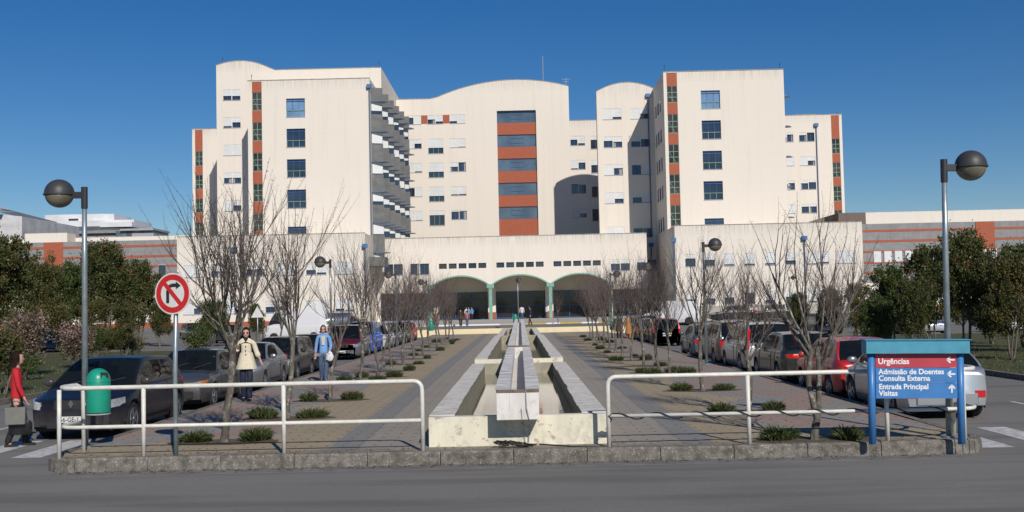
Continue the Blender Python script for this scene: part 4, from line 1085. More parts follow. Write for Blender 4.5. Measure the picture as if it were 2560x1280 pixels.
# far low skyline beyond the site so the ground meets trees, not a knife edge
# ================================================================ TREES AND PLANTS
def bare_tree_mesh(seed, H=4.6, trunk=1.45, r0=0.054, nmain=7, spread=.55, twl=1.0, dens=1.0, bend=.1, fork=False, spurs=True, sub=3):
    rg = random.Random(seed); T = MB(); W = MB()
    def path(p, d, L, n, up, wob):
        pts = [p]; d = d.normalized()
        for i in range(n):
            d = (d+Vector((rg.gauss(0, wob), rg.gauss(0, wob), up+rg.gauss(0, wob*.5)))).normalized()
            p = p+d*(L/n); pts.append(p)
        return pts, d
    def twig(p, d, L, r):
        pts, dd = path(p, d, L, 4, .10, .09)
        W.tube(pts, [r, r*.85, r*.7, r*.5, r*.3], 3, False)
        if spurs:
            for a, b in zip(pts, pts[1:]):
                for q in range(max(1, int((b-a).length/.09*dens))):
                    c = a.lerp(b, rg.random()); v = Vector((rg.gauss(0, 1), rg.gauss(0, 1), rg.uniform(-.2, 1))).normalized()
                    l = rg.uniform(.015, .045); s = r*.75
                    o = v.orthogonal().normalized()*s
                    W.poly([c-o, c+o, c+v*l]); W.poly([c+v*l*.6-o*1.3, c+v*l*.6+o*1.3, c+v*l*1.3])
        return pts
    def limb(p, d, L, r, depth):
        pts, dd = path(p, d, L, 5, .13, .10)
        rr = [r*(1-.55*i/5) for i in range(6)]
        (T if r > .013 else W).tube(pts, rr, 6 if r > .02 else 4, False)
        if depth == 0: return
        n = max(2, int(rg.uniform(4, 6)*dens))
        for i in range(n):
            t = rg.uniform(.2, 1.0); k = min(4, int(t*5)); q = pts[k].lerp(pts[k+1], t*5-k)
            v = (dd+Vector((rg.gauss(0, .55), rg.gauss(0, .55), rg.uniform(-.1, .5)))).normalized()
            if depth == 1: twig(q, v, L*rg.uniform(.45, .95)*twl, max(.0042, r*.4))
            else: limb(q, v, L*rg.uniform(.45, .75), max(.005, r*.5), depth-1)
        twig(pts[-1], dd, L*rg.uniform(.6, .9)*twl, rr[-1]*.8)
    # trunk
    def stem(p, d, L, r):
        pts = [Vector(p)]; n = 6; dd = Vector(d)
        for i in range(n):
            dd = (dd+Vector((rg.gauss(0, bend), rg.gauss(0, bend), .12))).normalized(); pts.append(pts[-1]+dd*(L/n))
        T.tube(pts, [r*1.25, r*1.02, r, r*.97, r*.93, r*.9, r*.86], 9, False); return pts[-1], dd, pts
    if fork:
        p, d, _ = stem((0, 0, -.02), (.03, 0, 1), trunk*.25, r0*1.15)
        tips = [stem(p, (s*.30, .05*s, 1), trunk*.8, r0*.78)[:2] for s in (-1, 1)]
    else:
        p, d, _ = stem((0, 0, -.02), (rg.gauss(0, .05), 0, 1), trunk, r0); tips = [(p, d)]
    ctr = sum((t[0] for t in tips), Vector())/len(tips)
    for i in range(nmain):
        tp, td = tips[i % len(tips)]; a = 2*math.pi*(i+rg.uniform(-.25, .25))/nmain
        if len(tips) > 1: a = a*.5+(math.pi/2 if i % 2 == 0 else -math.pi/2)
        s = spread*rg.uniform(.6, 1.25)
        v = Vector((math.cos(a)*s, math.sin(a)*s, 1)).normalized()
        limb(tp-td*rg.uniform(0, .35), v, (H-trunk)*rg.uniform(.42, .6), r0*rg.uniform(.32, .5), sub-1)
    limb(tips[0][0], td+Vector((0, 0, .5)), (H-trunk)*.55, r0*.4, sub-1)
    return T, W
def bare_tree(meshes, loc, rz, label, group=None, s=1.0, tm=None):
    e = empty('bare_tree', loc, rz, label, 'tree', group); e.scale = (s, s, s)
    a = bpy.data.objects.new('trunk', meshes[0]); link(a).parent = e
    b = bpy.data.objects.new('crown', meshes[1]); link(b).parent = e
    return e
def mk(seed, tw=TWIG, **k):
    T, W = bare_tree_mesh(seed, **k)
    a = T.build('trunk', BARK, smooth='all'); b = W.build('crown', tw); ma, mb = a.data, b.data
    bpy.data.objects.remove(a); bpy.data.objects.remove(b); return ma, mb
def tuft_mesh(seed, n=420, w=.30, h=.28, mat=None):
    rg = random.Random(seed); m = MB(); hue = []
    for i in range(n):
        a = rg.uniform(0, 6.28); r = w*math.sqrt(rg.random()); x, y = r*math.cos(a), r*.7*math.sin(a)
        l = h*rg.uniform(.5, 1.1)*(1-.55*(r/w)**2); t = Vector((math.cos(a)*r/w*.8+rg.gauss(0, .35), math.sin(a)*r/w*.8+rg.gauss(0, .35), 1)).normalized()
        o = t.cross(Vector((rg.gauss(0, 1), rg.gauss(0, 1), .1))).normalized()*.009
        p = Vector((x, y, rg.uniform(0, .06)))
        q = p+t*l*.6; e = p+t*l+Vector((t.x, t.y, -.3))*l*.25
        m.poly([p-o, p+o, q+o*1.2, q-o*1.2]); m.poly([q-o*1.2, q+o*1.2, e]); hh = rg.random(); hue += [hh, hh]
    o = m.build('tuft', mat or TUFT); at = o.data.attributes.new('leaf_hue', 'FLOAT', 'FACE'); at.data.foreach_set('value', hue)
    me = o.data; bpy.data.objects.remove(o); return me
tufts = [tuft_mesh(s, 520, .27+.03*s, .30) for s in range(4)]
tgroup = 'low spiky tufts planted at the tree feet'
def tuft(x, y, k, s, label):
    o = bpy.data.objects.new('low_plant', tufts[k % 4]); link(o); o.location = (x, y, .0); o.rotation_euler = (0, 0, k*1.3); o.scale = (s, s, s*(.85+.1*(k % 3)))
    tag(o, label, 'plant', tgroup)
def soil(x, y, w=.95, d=.42):
    m = MB(); rg = random.Random(int(x*10+y*7)); n = 18
    m.poly([(w*math.cos(2*math.pi*k/n)*rg.uniform(.9, 1.05), d*math.sin(2*math.pi*k/n)*rg.uniform(.9, 1.05), 0) for k in range(n)])
    o = m.build('planting_bed', SOIL); o.location = (x, y, .004+.00001*y); tag(o, kind='structure')
SOIL = plain('leaf_strewn_soil', (.10, .075, .045), .95, var=.4, sc=9)
TG = 'bare trees in two rows along the plaza'
near_l = [((560, 1105), dict(seed=21, H=4.7, trunk=1.75, r0=0.059, nmain=9, spread=.66, twl=1.0, dens=1.3), 'large bare budded tree nearest on the left row, behind the railing'),
          ((718, 1046), dict(seed=9, H=4.9, trunk=1.55, r0=0.054, nmain=7, spread=.38, twl=1.1, dens=1.0), 'bare tree with upright fan of branches, between woman in cream and railing post'),
          ((826, 1001), dict(seed=31, H=3.9, trunk=1.5, r0=0.045, nmain=6, spread=.45, dens=.8), 'slim bare tree with lichened trunk beside the woman in blue'),
          ((901, 953), dict(seed=41, H=4.4, trunk=1.6, r0=0.050, nmain=7, spread=.5, dens=1.0), 'bare tree in front of the bright blue car'),
          ((945, 943), dict(seed=52, H=4.4, trunk=1.3, r0=0.047, nmain=7, spread=.5, fork=True, dens=1.0), 'bare tree with forked trunk right of the blue car')]
near_r = [((2037, 1100), dict(seed=63, H=3.75, trunk=1.35, r0=0.056, nmain=8, spread=.85, fork=True, dens=1.0, twl=1.0), 'large forked bare tree nearest on the right row, left of the direction sign'),
          ((1872, 1030), dict(seed=72, H=3.5, trunk=1.25, r0=0.047, nmain=8, spread=.85, dens=1.0), 'wide bare tree before the silver people carrier'),
          ((1757, 976), dict(seed=83, H=3.9, trunk=1.5, r0=0.050, nmain=7, spread=.55, dens=1.1), 'bare tree with leaning trunk left of the brown people carrier'),
          ((1674, 936), dict(seed=94, H=3.5, trunk=1.35, r0=0.040, nmain=6, spread=.5, dens=1.0), 'slim speckled bare tree by the grey hatchback'),
          ((1647, 931), dict(seed=105, H=3.6, trunk=1.5, r0=0.043, nmain=7, spread=.5, dens=1.1), 'bare tree with dark trunk just left of the slim speckled one')]
i = 0
for (b, kw, lab), sl in zip(near_l+near_r, ['nearest bare tree, left row', 'second bare tree, left row', 'tree beside the woman in blue', 'tree in front of the bright blue car', 'forked tree right of the blue car', 'nearest forked tree, right row', 'wide bare tree, second in right row', 'leaning tree, third in right row', 'slim speckled tree, right row', 'dark tree beside the slim speckled one']):
    p = G(*b); me = mk(**kw); bare_tree(me, (p.x, p.y, 0), 0, lab, TG)
    soil(p.x, p.y); dx = .5
    side = 'left' if p.x < 0 else 'right'
    for sgn in (-1, 1):
        tuft(p.x+sgn*dx, p.y+rng.uniform(-.1, .15), i, rng.uniform(.72, .95), 'spiky tuft %s of the trunk of the %s' % ('left' if sgn < 0 else 'right', sl)); i += 1
far_meshes = [mk(200+k, TWIGP, H=4.3+.2*k, trunk=1.35, r0=.048, nmain=7, spread=.5, dens=1.15, spurs=True, twl=1.0) for k in range(4)]
order_l = ['sixth', 'seventh', 'eighth', 'ninth', 'tenth', 'eleventh', 'twelfth', 'thirteenth', 'fourteenth', 'fifteenth']
fl = [(978, 928), (1008, 911), (1035, 897.5), (1055, 888), (1074, 877), (1092, 868), (1104, 861), (1114, 855.5), (1123, 851), (1132, 847.5)]
fr = [(1609, 915), (1580, 901), (1556, 893), (1538, 881), (1524, 872), (1511, 863), (1501, 857), (1491, 851.5), (1482, 847), (1475, 843)]
for side, L in (('left', fl), ('right', fr)):
    for k, b in enumerate(L):
        p = G(*b); bare_tree(far_meshes[k % 4], (p.x, p.y, 0), k*1.9+(.7 if side == 'left' else 0), '%s purple-twigged bare tree counting from the front in the %s row' % (order_l[k], side), TG, .92+.05*(k % 3))
        soil(p.x, p.y, .85, .5)
        for sgn in ((-1, 1) if k % 3 == 1 else ((-1,) if k % 2 else (1,))):
            tuft(p.x+sgn*rng.uniform(.35, .65), p.y+rng.uniform(-.4, .4), i, rng.uniform(.5, .85), 'low tuft on the %s of the %s tree trunk in the %s row' % ('left' if sgn < 0 else 'right', order_l[k], side)); i += 1
# slim saplings on the forecourt and by the arches
p = P(1604, 812, 103); bare_tree(far_meshes[1], (XP(1395, 812, 103), 103, .44), 0, 'lone small bare tree on the forecourt before the third arch', None, .8)
# loose row of bare trees among the right hand cars and hedge
for (px, py, s, lab) in ((2110, 925, 1.0, 'bare tree rising behind the dark green saloon and the red hatchback'), (1690, 850, .9, 'bare tree beside the white van at the right podium'), (1850, 870, 1.0, 'bare tree behind the brown people carrier roof')):
    p = G(px, py, RZ); bare_tree(far_meshes[int(px) % 4], (p.x, p.y, gz(p.y)), px, lab, None, s)
for (px, Y, lab) in ((700, 62, 'bare tree before the white van on the left car park'), (1000, 95, 'distant bare tree left of the first arch')):
    bare_tree(far_meshes[int(px) % 3], (XP(px, 800, Y), Y, gz(Y)), px, lab, None, 1.15)

def crown_mesh(seed, blobs, nclump, nleaf, leaf, mat, twigs=True):
    """leaf clumps spread through the crown's volume: blobs = (cx,cy,cz,rx,ry,rz)"""
    rg = random.Random(seed); m = MB(); hue = []
    tot = sum(b[3]*b[4]*b[5] for b in blobs)
    for b in blobs:
        for c in range(max(3, int(nclump*b[3]*b[4]*b[5]/tot))):
            while True:
                v = Vector((rg.uniform(-1, 1), rg.uniform(-1, 1), rg.uniform(-1, 1)))
                if .45 < v.length < 1 or (v.length < .45 and rg.random() < .25): break
            sc = rg.uniform(.85, 1.15)
            cc = Vector((b[0]+v.x*b[3]*sc, b[1]+v.y*b[4]*sc, b[2]+v.z*b[5]*sc)); ch = rg.random(); cr = rg.uniform(.16, .38)
            up = Vector((v.x*.4, v.y*.4, 1)).normalized()
            for l in range(nleaf):
                g = Vector((rg.gauss(0, .5), rg.gauss(0, .5), rg.gauss(0, .55)))*cr; p = cc+g+up*rg.uniform(0, cr)
                d = (Vector((rg.gauss(0, 1), rg.gauss(0, 1), rg.gauss(0, .7)))+up*.6+v*.5).normalized(); s = leaf*rg.uniform(.6, 1.3)
                o = d.cross(Vector((rg.gauss(0, 1), rg.gauss(0, 1), rg.gauss(0, 1)))).normalized()*s*.3
                m.poly([p, p+d*s*.5+o, p+d*s, p+d*s*.5-o]); hue.append(min(1, max(0, ch*.6+rg.random()*.4+(g.z+cr)*.12)))
    o = m.build('crown', mat); at = o.data.attributes.new('leaf_hue', 'FLOAT', 'FACE'); at.data.foreach_set('value', hue)
    me = o.data; bpy.data.objects.remove(o); return me
def trunk_mesh(seed, H, r, stems=3, sp=.5):
    rg = random.Random(seed); m = MB()
    for s in range(stems):
        a = 6.28*s/stems+rg.uniform(-.4, .4); p = Vector((.08*math.cos(a), .08*math.sin(a), -.1)); pts = [p]; d = Vector((math.cos(a)*sp*.5, math.sin(a)*sp*.5, 1))
        for k in range(6):
            d = (d+Vector((rg.gauss(0, .12), rg.gauss(0, .12), .15))).normalized(); pts.append(pts[-1]+d*H/6)
        m.tube(pts, [r*(1-.11*k) for k in range(7)], 7, False)
        for q in range(5):
            k = rg.randint(2, 5); v = Vector((rg.gauss(0, 1), rg.gauss(0, 1), .8)).normalized()
            m.tube([pts[k], pts[k]+v*H*.14, pts[k]+v*H*.24+Vector((0, 0, H*.08))], [r*.45, r*.32, r*.15], 5, False)
    o = m.build('trunk', BARKE, smooth='all'); me = o.data; bpy.data.objects.remove(o); return me
def blobs_for(seed, H, W, base):
    rg = random.Random(seed); bl = [(0, 0, (H+base)/2, W*.30, W*.28, (H-base)*.44)]
    for k in range(12):
        a = rg.uniform(0, 6.28); z = rg.uniform(base+.4, H*.9); f = 1-.55*((z-base)/(H-base))**1.5
        bl.append((math.cos(a)*W*.30*f, math.sin(a)*W*.28*f, z, W*rg.uniform(.15, .24), W*rg.uniform(.15, .24), H*rg.uniform(.10, .17)))
    return bl
ev = []
for k, (mat, H, W, base) in enumerate(((LEAFR, 6.2, 4.7, 1.3), (LEAFO, 6.0, 4.9, 1.2), (LEAFG, 5.2, 4.5, 1.1), (LEAFR, 5.6, 5.2, 1.2))):
    ev.append((trunk_mesh(300+k, H*.8, .085), crown_mesh(310+k, blobs_for(320+k, H, W, base), 300, 84, .15, mat), H))
def evergreen(k, px, py, top, lab, grp='evergreen trees on the side lawns', wx=1.0, Y=None):
    if Y is None: p = G(px, py, RZ+.13)
    else: p = P(px, py, Y); p.z = gz(Y)
    e = empty('evergreen_tree', (p.x, p.y, (RZ+.13) if p.y < 66 else gz(p.y)), px*.37, lab, 'tree', grp)
    s = (ZP(px, top+9, p.y)-p.z)/ev[k][2]
    e.scale = (s*wx, s*wx, s)
    a = bpy.data.objects.new('trunk', ev[k][0]); link(a).parent = e; b = bpy.data.objects.new('crown', ev[k][1]); link(b).parent = e
for q in ((0, 20, 895, 582, 'red-tinged evergreen tree at the far left edge of the photo'), (1, 95, 880, 640, 'brownish evergreen between the far left tree and the lamp', 0, .8), (2, 172, 868, 645, 'dark green evergreen just left of the front lamp post'),
          (0, 268, 872, 588, 'tall red-tipped evergreen right of the front left lamp post', 0, .92), (3, 345, 862, 640, 'broad reddish evergreen left of the round traffic sign', 0, .8), (1, 238, 900, 742, 'small orange-brown evergreen beneath the tall red-tipped one', 0, .9),
          (1, 310, 903, 745, 'small russet evergreen between lamp and traffic sign', 0, .9), (3, 400, 862, 745, 'low reddish evergreen right behind the round traffic sign', 0, .8),
          (2, 530, 862, 735, 'low evergreen with mixed leaves left of the woman in cream', 0, .9), (0, 640, 862, 745, 'low red-leaved evergreen above the woman in cream', 0, .75),
          (0, 2420, 895, 563, 'tallest red-tipped evergreen behind the right lamp post'), (3, 2335, 880, 610, 'reddish evergreen left of the right lamp post', 0, .85), (2, 2230, 872, 655, 'dark green evergreen above the direction sign', 0, .9),
          (1, 2530, 900, 630, 'olive evergreen at the right edge of the photo'), (2, 2590, 880, 600, 'green evergreen half cut by the right edge of the photo'),
          (1, 2150, 862, 700, 'yellow-green evergreen behind the red hatchback roof', 0, .85), (2, 2080, 858, 712, 'bright olive evergreen above the dark green saloon', 0, .8),
          (3, 2000, 855, 725, 'low evergreen above the silver people carrier', 0, .7), (0, 2290, 905, 690, 'shaded reddish evergreen just right of the direction sign top', 0, .8), (1, 2480, 860, 640, 'brown evergreen behind the right lamp post', 0, .85),
          (2, 2200, 900, 735, 'low dark evergreen left of the direction sign roof', 0, .9), (0, 2560, 870, 600, 'tall brown-green evergreen at the right picture edge'),
          (2, 130, 858, 660, 'green evergreen between the two lamp-side trees at left', 0, .9),
          (2, -60, 880, 600, 'green evergreen half cut by the left edge of the photo')):
    evergreen(q[0], q[1], q[2], q[3], q[4], wx=(q[6] if len(q) > 6 else .85)*(.86 if q[1] > 1900 else .92))
# bushes
def bush(px, py, top, w, mat, lab, nc=60, leaf=.09, nm='bush', trunk=True):
    p = G(px, py, RZ+.13); H = ZP(px, top, p.y)-p.z
    sc = p.y/FPX; W = w*sc
    e = empty(nm, (p.x, p.y, RZ+.13), 0, lab, 'bush')
    bl = [(0, 0, H*.58, W*.36, W*.36, H*.36)]; rg = random.Random(px)
    for k in range(5): a = rg.uniform(0, 6.28); bl.append((math.cos(a)*W*.25, math.sin(a)*W*.25, H*rg.uniform(.45, .75), W*.2, W*.2, H*.2))
    me = crown_mesh(px, bl, nc, 45, leaf, mat); c = bpy.data.objects.new('crown', me); link(c).parent = e
    t = bpy.data.objects.new('trunk', trunk_mesh(px, H*.6, .03, 3, .4)); link(t).parent = e
bush(60, 940, 785, 130, LEAFP, 'large pale pink flowering bush at the far left', 110, .11)
bush(190, 920, 815, 95, LEAFP, 'pale pink flowering bush left of the front lamp post', 80, .1)
bush(250, 905, 825, 70, LEAFG, 'clipped dark green bush behind the front lamp post', 60)
bush(70, 950, 895, 50, LEAFG, 'small rounded shrub on the lawn above the person in red', 40, .07)
bush(170, 900, 855, 55, LEAFG, 'small bright green shrub between bush and lamp post', 35, .07)
bush(500, 905, 820, 75, LEAFG, 'yellow-green shrub on the lawn left of the cream coat', 50, .09)
bush(330, 900, 850, 60, LEAFO, 'low brown shrub under the russet evergreen', 30, .08)
bush(8, 985, 830, 60, LEAFO, 'dark bush at the very left edge behind the person in red', 60, .1)
# lawn grass blades near kerbs: one mass
rg = random.Random(77); m = MB(); hue = []
for k in range(9000):
    sx = -1 if k % 2 else 1
    x = sx*(14.0+abs(rg.gauss(0, 5))); y = 20.2+rg.random()**1.3*38
    a = rg.uniform(0, 6.28); w = .02; h = rg.uniform(.04, .11)
    m.poly([(x-w*math.cos(a), y-w*math.sin(a), RZ+.125), (x+w*math.cos(a), y+w*math.sin(a), RZ+.125), (x+rg.gauss(0, .03), y+rg.gauss(0, .03), RZ+.13+h)]); hue.append(rg.random())
o = m.build('grass', LEAFG); at = o.data.attributes.new('leaf_hue', 'FLOAT', 'FACE'); at.data.foreach_set('value', hue); tag(o, kind='stuff')

# fallen leaves blown along the kerb and the planting beds
rg = random.Random(19); m = MB(); hue = []
for k in range(1500):
    if k < 500: x, y, z = rg.uniform(-6.8, 6.6), 15.98-abs(rg.gauss(0, .12)), RZ+.012
    elif k < 650: x, y, z = rg.uniform(-6.8, 6.6), 16.2+abs(rg.gauss(0, .2)), .006
    else:
        sx = rg.choice((-1, 1)); x, y, z = sx*(4.55+rg.gauss(0, .55)), 16.4+rg.random()**1.6*60, .007
    a = rg.uniform(0, 6.28); w = rg.uniform(.012, .028); c_, s_ = math.cos(a)*w, math.sin(a)*w
    m.poly([(x-c_, y-s_, z), (x+s_*.6, y-c_*.6, z+.006), (x+c_, y+s_, z+.002), (x-s_*.6, y+c_*.6, z+.009)]); hue.append(rg.uniform(.5, 1))
o = m.build('leaf_litter', LEAFO); at = o.data.attributes.new('leaf_hue', 'FLOAT', 'FACE'); at.data.foreach_set('value', hue); tag(o, kind='stuff')
# ================================================================ CARS
def paint(name, col, metal=.35, rough=.28):
    t = NT(name); p = t.coord('Object'); z = t.sep(p)[2]; n = t.noise(p, 4, 5, .7)
    dirt = t.math('MULTIPLY', t.ramp(z, [(.2, .7), (.6, .08)]), n)
    t.base(t.mix(dirt, col, (.16, .14, .12))); t.rough(t.math('ADD', t.math('MULTIPLY', n, .15), rough-.05))
    t.b.inputs['Metallic'].default_value = metal; t.b.inputs['Coat Weight'].default_value = .4; t.b.inputs['Coat Roughness'].default_value = .06
    return t.m
def m_carglass():
    t = NT('car_glass'); t.base((.012, .015, .017)); t.rough(.03); t.b.inputs['Specular IOR Level'].default_value = .8
    tr = t.n('ShaderNodeBsdfTransparent'); tr.inputs[0].default_value = (.45, .5, .48, 1)
    ms = t.n('ShaderNodeMixShader'); ms.inputs[0].default_value = .55
    t.L(tr.outputs[0], ms.inputs[1]); t.L(t.b.outputs[0], ms.inputs[2]); t.L(ms.outputs[0], t.t.nodes['Material Output'].inputs[0]); return t.m
CGL = m_carglass()
TYRE = plain('tyre_rubber', (.022, .021, .02), .85, var=.3, sc=20)
RIM = plain('alloy_rim', (.42, .43, .44), .3, .8, var=.2, sc=15)
RIMS = plain('grey_hubcap', (.30, .31, .32), .4, .4, var=.2, sc=15)
TRIM = plain('black_plastic_trim', (.022, .022, .024), .6)
SEAT = plain('dark_seat_fabric', (.05, .05, .055), .9)
TAIL = plain('red_tail_lamp', (.50, .012, .012), .15, coat=1)
HEAD = plain('clear_headlamp', (.62, .64, .66), .08, .5, var=.35, sc=25, coat=1)
ORNG = plain('orange_indicator', (.75, .22, .03), .2, coat=1)
CHROME = plain('chrome', (.7, .7, .7), .12, 1.0)
PLATEW = plain('number_plate_white', (.68, .68, .66), .4)
PLATEB = plain('number_plate_blue', (.03, .10, .45), .4)
PLATEY = plain('number_plate_yellow', (.7, .5, .05), .4)
def wheel_mesh(R_, w, spokes):
    m = MB(); n = 28; r = R_
    prof = [(r*.64, -w/2+.01), (r*.93, -w/2), (r, -w/2+.03), (r, w/2-.03), (r*.93, w/2), (r*.64, w/2-.01)]
    rings = [[(p[0]*math.cos(2*math.pi*k/n), p[1], p[0]*math.sin(2*math.pi*k/n)) for k in range(n)] for p in prof]
    m.loft(rings, True, True); t = m.build('t', TYRE, smooth=30); tm = t.data; bpy.data.objects.remove(t)
    m = MB(); f = w/2
    m.loft([[(q*math.cos(2*math.pi*k/n), y, q*math.sin(2*math.pi*k/n)) for k in range(n)] for q, y in ((r*.66, f-.012), (r*.62, f+.004), (r*.57, f-.01), (r*.55, f-.04))], True, False)
    for s in range(spokes):
        a = 2*math.pi*s/spokes; d = Vector((math.cos(a), 0, math.sin(a))); q = Vector((-d.z, 0, d.x)); y = Vector((0, f-.02, 0))
        m.prism([d*r*.08-q*.035+y, d*r*.57-q*.026+y, d*r*.57+q*.026+y, d*r*.08+q*.035+y], (0, .02, 0))
    m.loft([[(q*math.cos(2*math.pi*k/12), y, q*math.sin(2*math.pi*k/12)) for k in range(12)] for q, y in ((r*.15, f-.03), (r*.14, f+.006))], True, True)
    o = m.build('r', RIM, smooth=30); rm = o.data; bpy.data.objects.remove(o)
    return tm, rm
WHM = {}
def lerp(a, b, t): return a+(b-a)*t
def interp(tab, x):
    if x <= tab[0][0]: return tab[0][1]
    for (a, va), (b, vb) in zip(tab, tab[1:]):
        if x <= b: return lerp(va, vb, (x-a)/(b-a)) if b > a else vb
    return tab[-1][1]
def car(name_label, loc, heading, L=4.2, W=1.74, H=1.45, kind='hatch', mat=None, deck=None, cab=None, belt=.93, front_lamp=(.60, .76), tail=(.72, .95, .28), bumper=None, spokes=5, rr=.31,
        group='cars parked along the plaza', plate=None, extra=None, hoodz=.74, sunroof=False, rails=False, grille=True, detail=True, cat='car', name='parked_car', antenna=False, orange=False, tail_high=False, noseround=.22):
    """x is forward. deck: height of body top along x (fraction of L from the front); cab: windscreen base, roof front, roof rear, rear glass base"""
    e = empty(name, loc, heading, name_label, cat, group)
    f = L/2
    X = lambda t: f-L*t
    if cab is None: cab = {'hatch': (.27, .44, .86, .965), 'sedan': (.31, .46, .70, .86), 'estate': (.28, .43, .93, .985), 'mpv': (.17, .37, .92, .985), 'van': (.10, .22, .97, .99)}[kind]
    tail_z = {'hatch': belt+.0, 'sedan': belt+.02, 'estate': belt, 'mpv': belt, 'van': belt}[kind]
    if deck is None:
        deck = [(0, hoodz-.10), (.012, hoodz-.03), (.04, hoodz+.02), (.12, hoodz+.09), (cab[0], belt-.02), (.5, belt+.0), (cab[3], tail_z+.02), (.985, tail_z-.02), (1.0, tail_z-.10)]
    fw, rw_ = .205, .80  # wheel axle positions
    if kind in ('hatch',): fw, rw_ = .195, .82
    ax = (X(fw), X(rw_)); ra = rr+.045
    def hw(x):   # half width in plan
        t = (f-x)/L; k = 1.0
        if t < .16: k -= noseround*((.16-t)/.16)**2.4
        if t > .88: k -= .14*((t-.88)/.12)**2.2
        return W/2*k
    def zb(x):
        z = .20
        t = (f-x)/L
        if t < .02 or t > .985: z = .27
        for a in ax:
            d = abs(x-a)
            if d < ra: z = max(z, rr+math.sqrt(ra*ra-d*d)-.0)
        return z
    st = sorted(set([round(X(t), 4) for t in [0, .006, .012, .025, .04, .06, .08, .1, .12, .14, .16, .25, .28, .31, .35, .4, .45, .5, .55, .6, .65, .69, .88, .9, .92, .94, .96, .975, .985, .995, 1.0]]
                    +[round(a+ra*s, 4) for a in ax for s in (-1, -.97, -.9, -.75, -.55, -.3, 0, .3, .55, .75, .9, .97, 1)]+[round(X(c), 4) for c in cab]))
    m = MB(); rings = []
    for x in st:
        w = hw(x); z0 = zb(x); zt = interp(deck, (f-x)/L); zt = max(zt, z0+.06)
        zz = lambda q: lerp(z0, zt, q)
        side = [(w*.955, z0), (w*.99, max(z0+.01, min(zt-.05, .42))), (w, max(z0+.02, min(zt-.04, .58))), (w*.985, max(z0+.03, zt-.13)), (w*.965, max(z0+.04, zt-.05)), (w*.92, zt-.008), (w*.80, zt+.008), (w*.45, zt+.024), (0, zt+.03)]
        rings.append([(x, y, z) for y, z in side]+[(x, -y, z) for y, z in reversed(side[:-1])])
    ns = [m.vs(r) for r in rings]; k = len(rings[0])
    xa, xb = X(cab[3])+.02, X(cab[0])-.02
    for (a, b, x0, x1) in zip(ns, ns[1:], st, st[1:]):
        incab = x0 > xa and x1 < xb
        for i in range(k-1):
            if incab and 6 <= i <= 9: continue
            m.face((a+i, a+i+1, b+i+1, b+i))
    m.face([ns[0]+i for i in range(k)]); m.face([ns[-1]+i for i in reversed(range(k))])
    # greenhouse
    cx = [X(c) for c in cab]
    roof = H-.03
    def gtop(x):
        if x >= cx[1]:
            t = (cx[0]-x)/(cx[0]-cx[1]); z = interp(deck, cab[0])+(roof-interp(deck, cab[0]))*(1-(1-t)**1.25)
        elif x <= cx[2]:
            t = (x-cx[3])/(cx[2]-cx[3]); z = interp(deck, cab[3])+(roof-.02-interp(deck, cab[3]))*(1-(1-t)**1.15)
        else:
            t = (cx[1]-x)/(cx[1]-cx[2]); z = roof+.03*math.sin(math.pi*min(1, t*1.1+.05))-.02*t
        return z
    gst = sorted(set([round(lerp(cx[0], cx[1], q/6), 4) for q in range(7)]+[round(lerp(cx[1], cx[2], q/10), 4) for q in range(11)]+[round(lerp(cx[2], cx[3], q/5), 4) for q in range(6)]))
    # pillar stations
    bp = X(cab[1]+(.22 if kind != 'van' else .1)); cp = X(cab[2]-.035 if kind in ('hatch', 'sedan') else cab[2]-.21)
    dp = X(cab[2]-.01)
    pill = [(bp-.04, bp+.04), (cp-.045, cp+.045)]
    if kind in ('estate', 'mpv', 'van'): pill.append((X(cab[2]+.03), X(cab[2]-.03)))
    if kind == 'van': pill = [(X(1.0), bp+.04)]
    gst = sorted(set(gst+[round(v, 4) for p in pill for v in p if cx[3] < v < cx[0]]))
    GR = []
    for x in gst:
        zb_ = interp(deck, (f-x)/L)-.01; zt = max(gtop(x), zb_+.012); wb = hw(x)*.925; h = zt-zb_; H0 = max(.3, roof-zb_)
        wt = lambda z: wb-(wb-W/2*.735)*min(1, ((z-zb_)/H0))**1.15
        q = [(wb, zb_), (wt(zb_+h*.12), zb_+h*.12), (wt(zb_+h*.55), zb_+h*.55), (wt(zb_+h*.84), zb_+h*.84), (wt(zt)*1.0, zb_+h*.955), (wt(zt)-.045, zt), (wt(zt)*.55, zt+.012), (0, zt+.018)]
        GR.append([(x, y, z) for y, z in q]+[(x, -y, z) for y, z in reversed(q[:-1])])
    body = m; panes = {}
    def addq(key, pts):
        panes.setdefault(key, MB()).poly(pts)
    K = len(GR[0])
    for i in range(len(GR)-1):
        A, B = GR[i], GR[i+1]; xm = (A[0][0]+B[0][0])/2
        hgt = min(A[4][2]-A[0][2], B[4][2]-B[0][2])
        for j in range(K-1):
            q = [A[j], A[j+1], B[j+1], B[j]]; jj = min(j, K-2-j)
            glass = None
            if jj in (1, 2):
                inp = any(a < xm < b for a, b in pill)
                if hgt > .16 and not inp and xm > cx[3]+.0:
                    if kind in ('hatch', 'sedan') and xm < cp: glass = None
                    else: glass = ('side', j < K//2, xm > bp, xm > cp, kind in ('estate', 'mpv') and xm > X(cab[2]))
            elif jj >= 5:
                if xm > cx[1]: glass = ('wind',)
                elif xm < cx[2]: glass = ('rear',)
                elif sunroof and jj >= 6 and X(.47) > xm > X(.58): glass = ('sun',)
            if kind == 'van' and glass and glass[0] == 'rear': glass = None
            if glass: addq(glass, q)
            else: body.poly(q)
    bo = body.build('body', mat, e, smooth=38)
    nm = {'side': 'side_window', 'wind': 'windscreen', 'rear': 'rear_window', 'sun': 'sunroof'}
    for key, mb in panes.items(): mb.build(nm[key[0]], TRIM if key[0] == 'sun' else CGL, e, smooth='all')
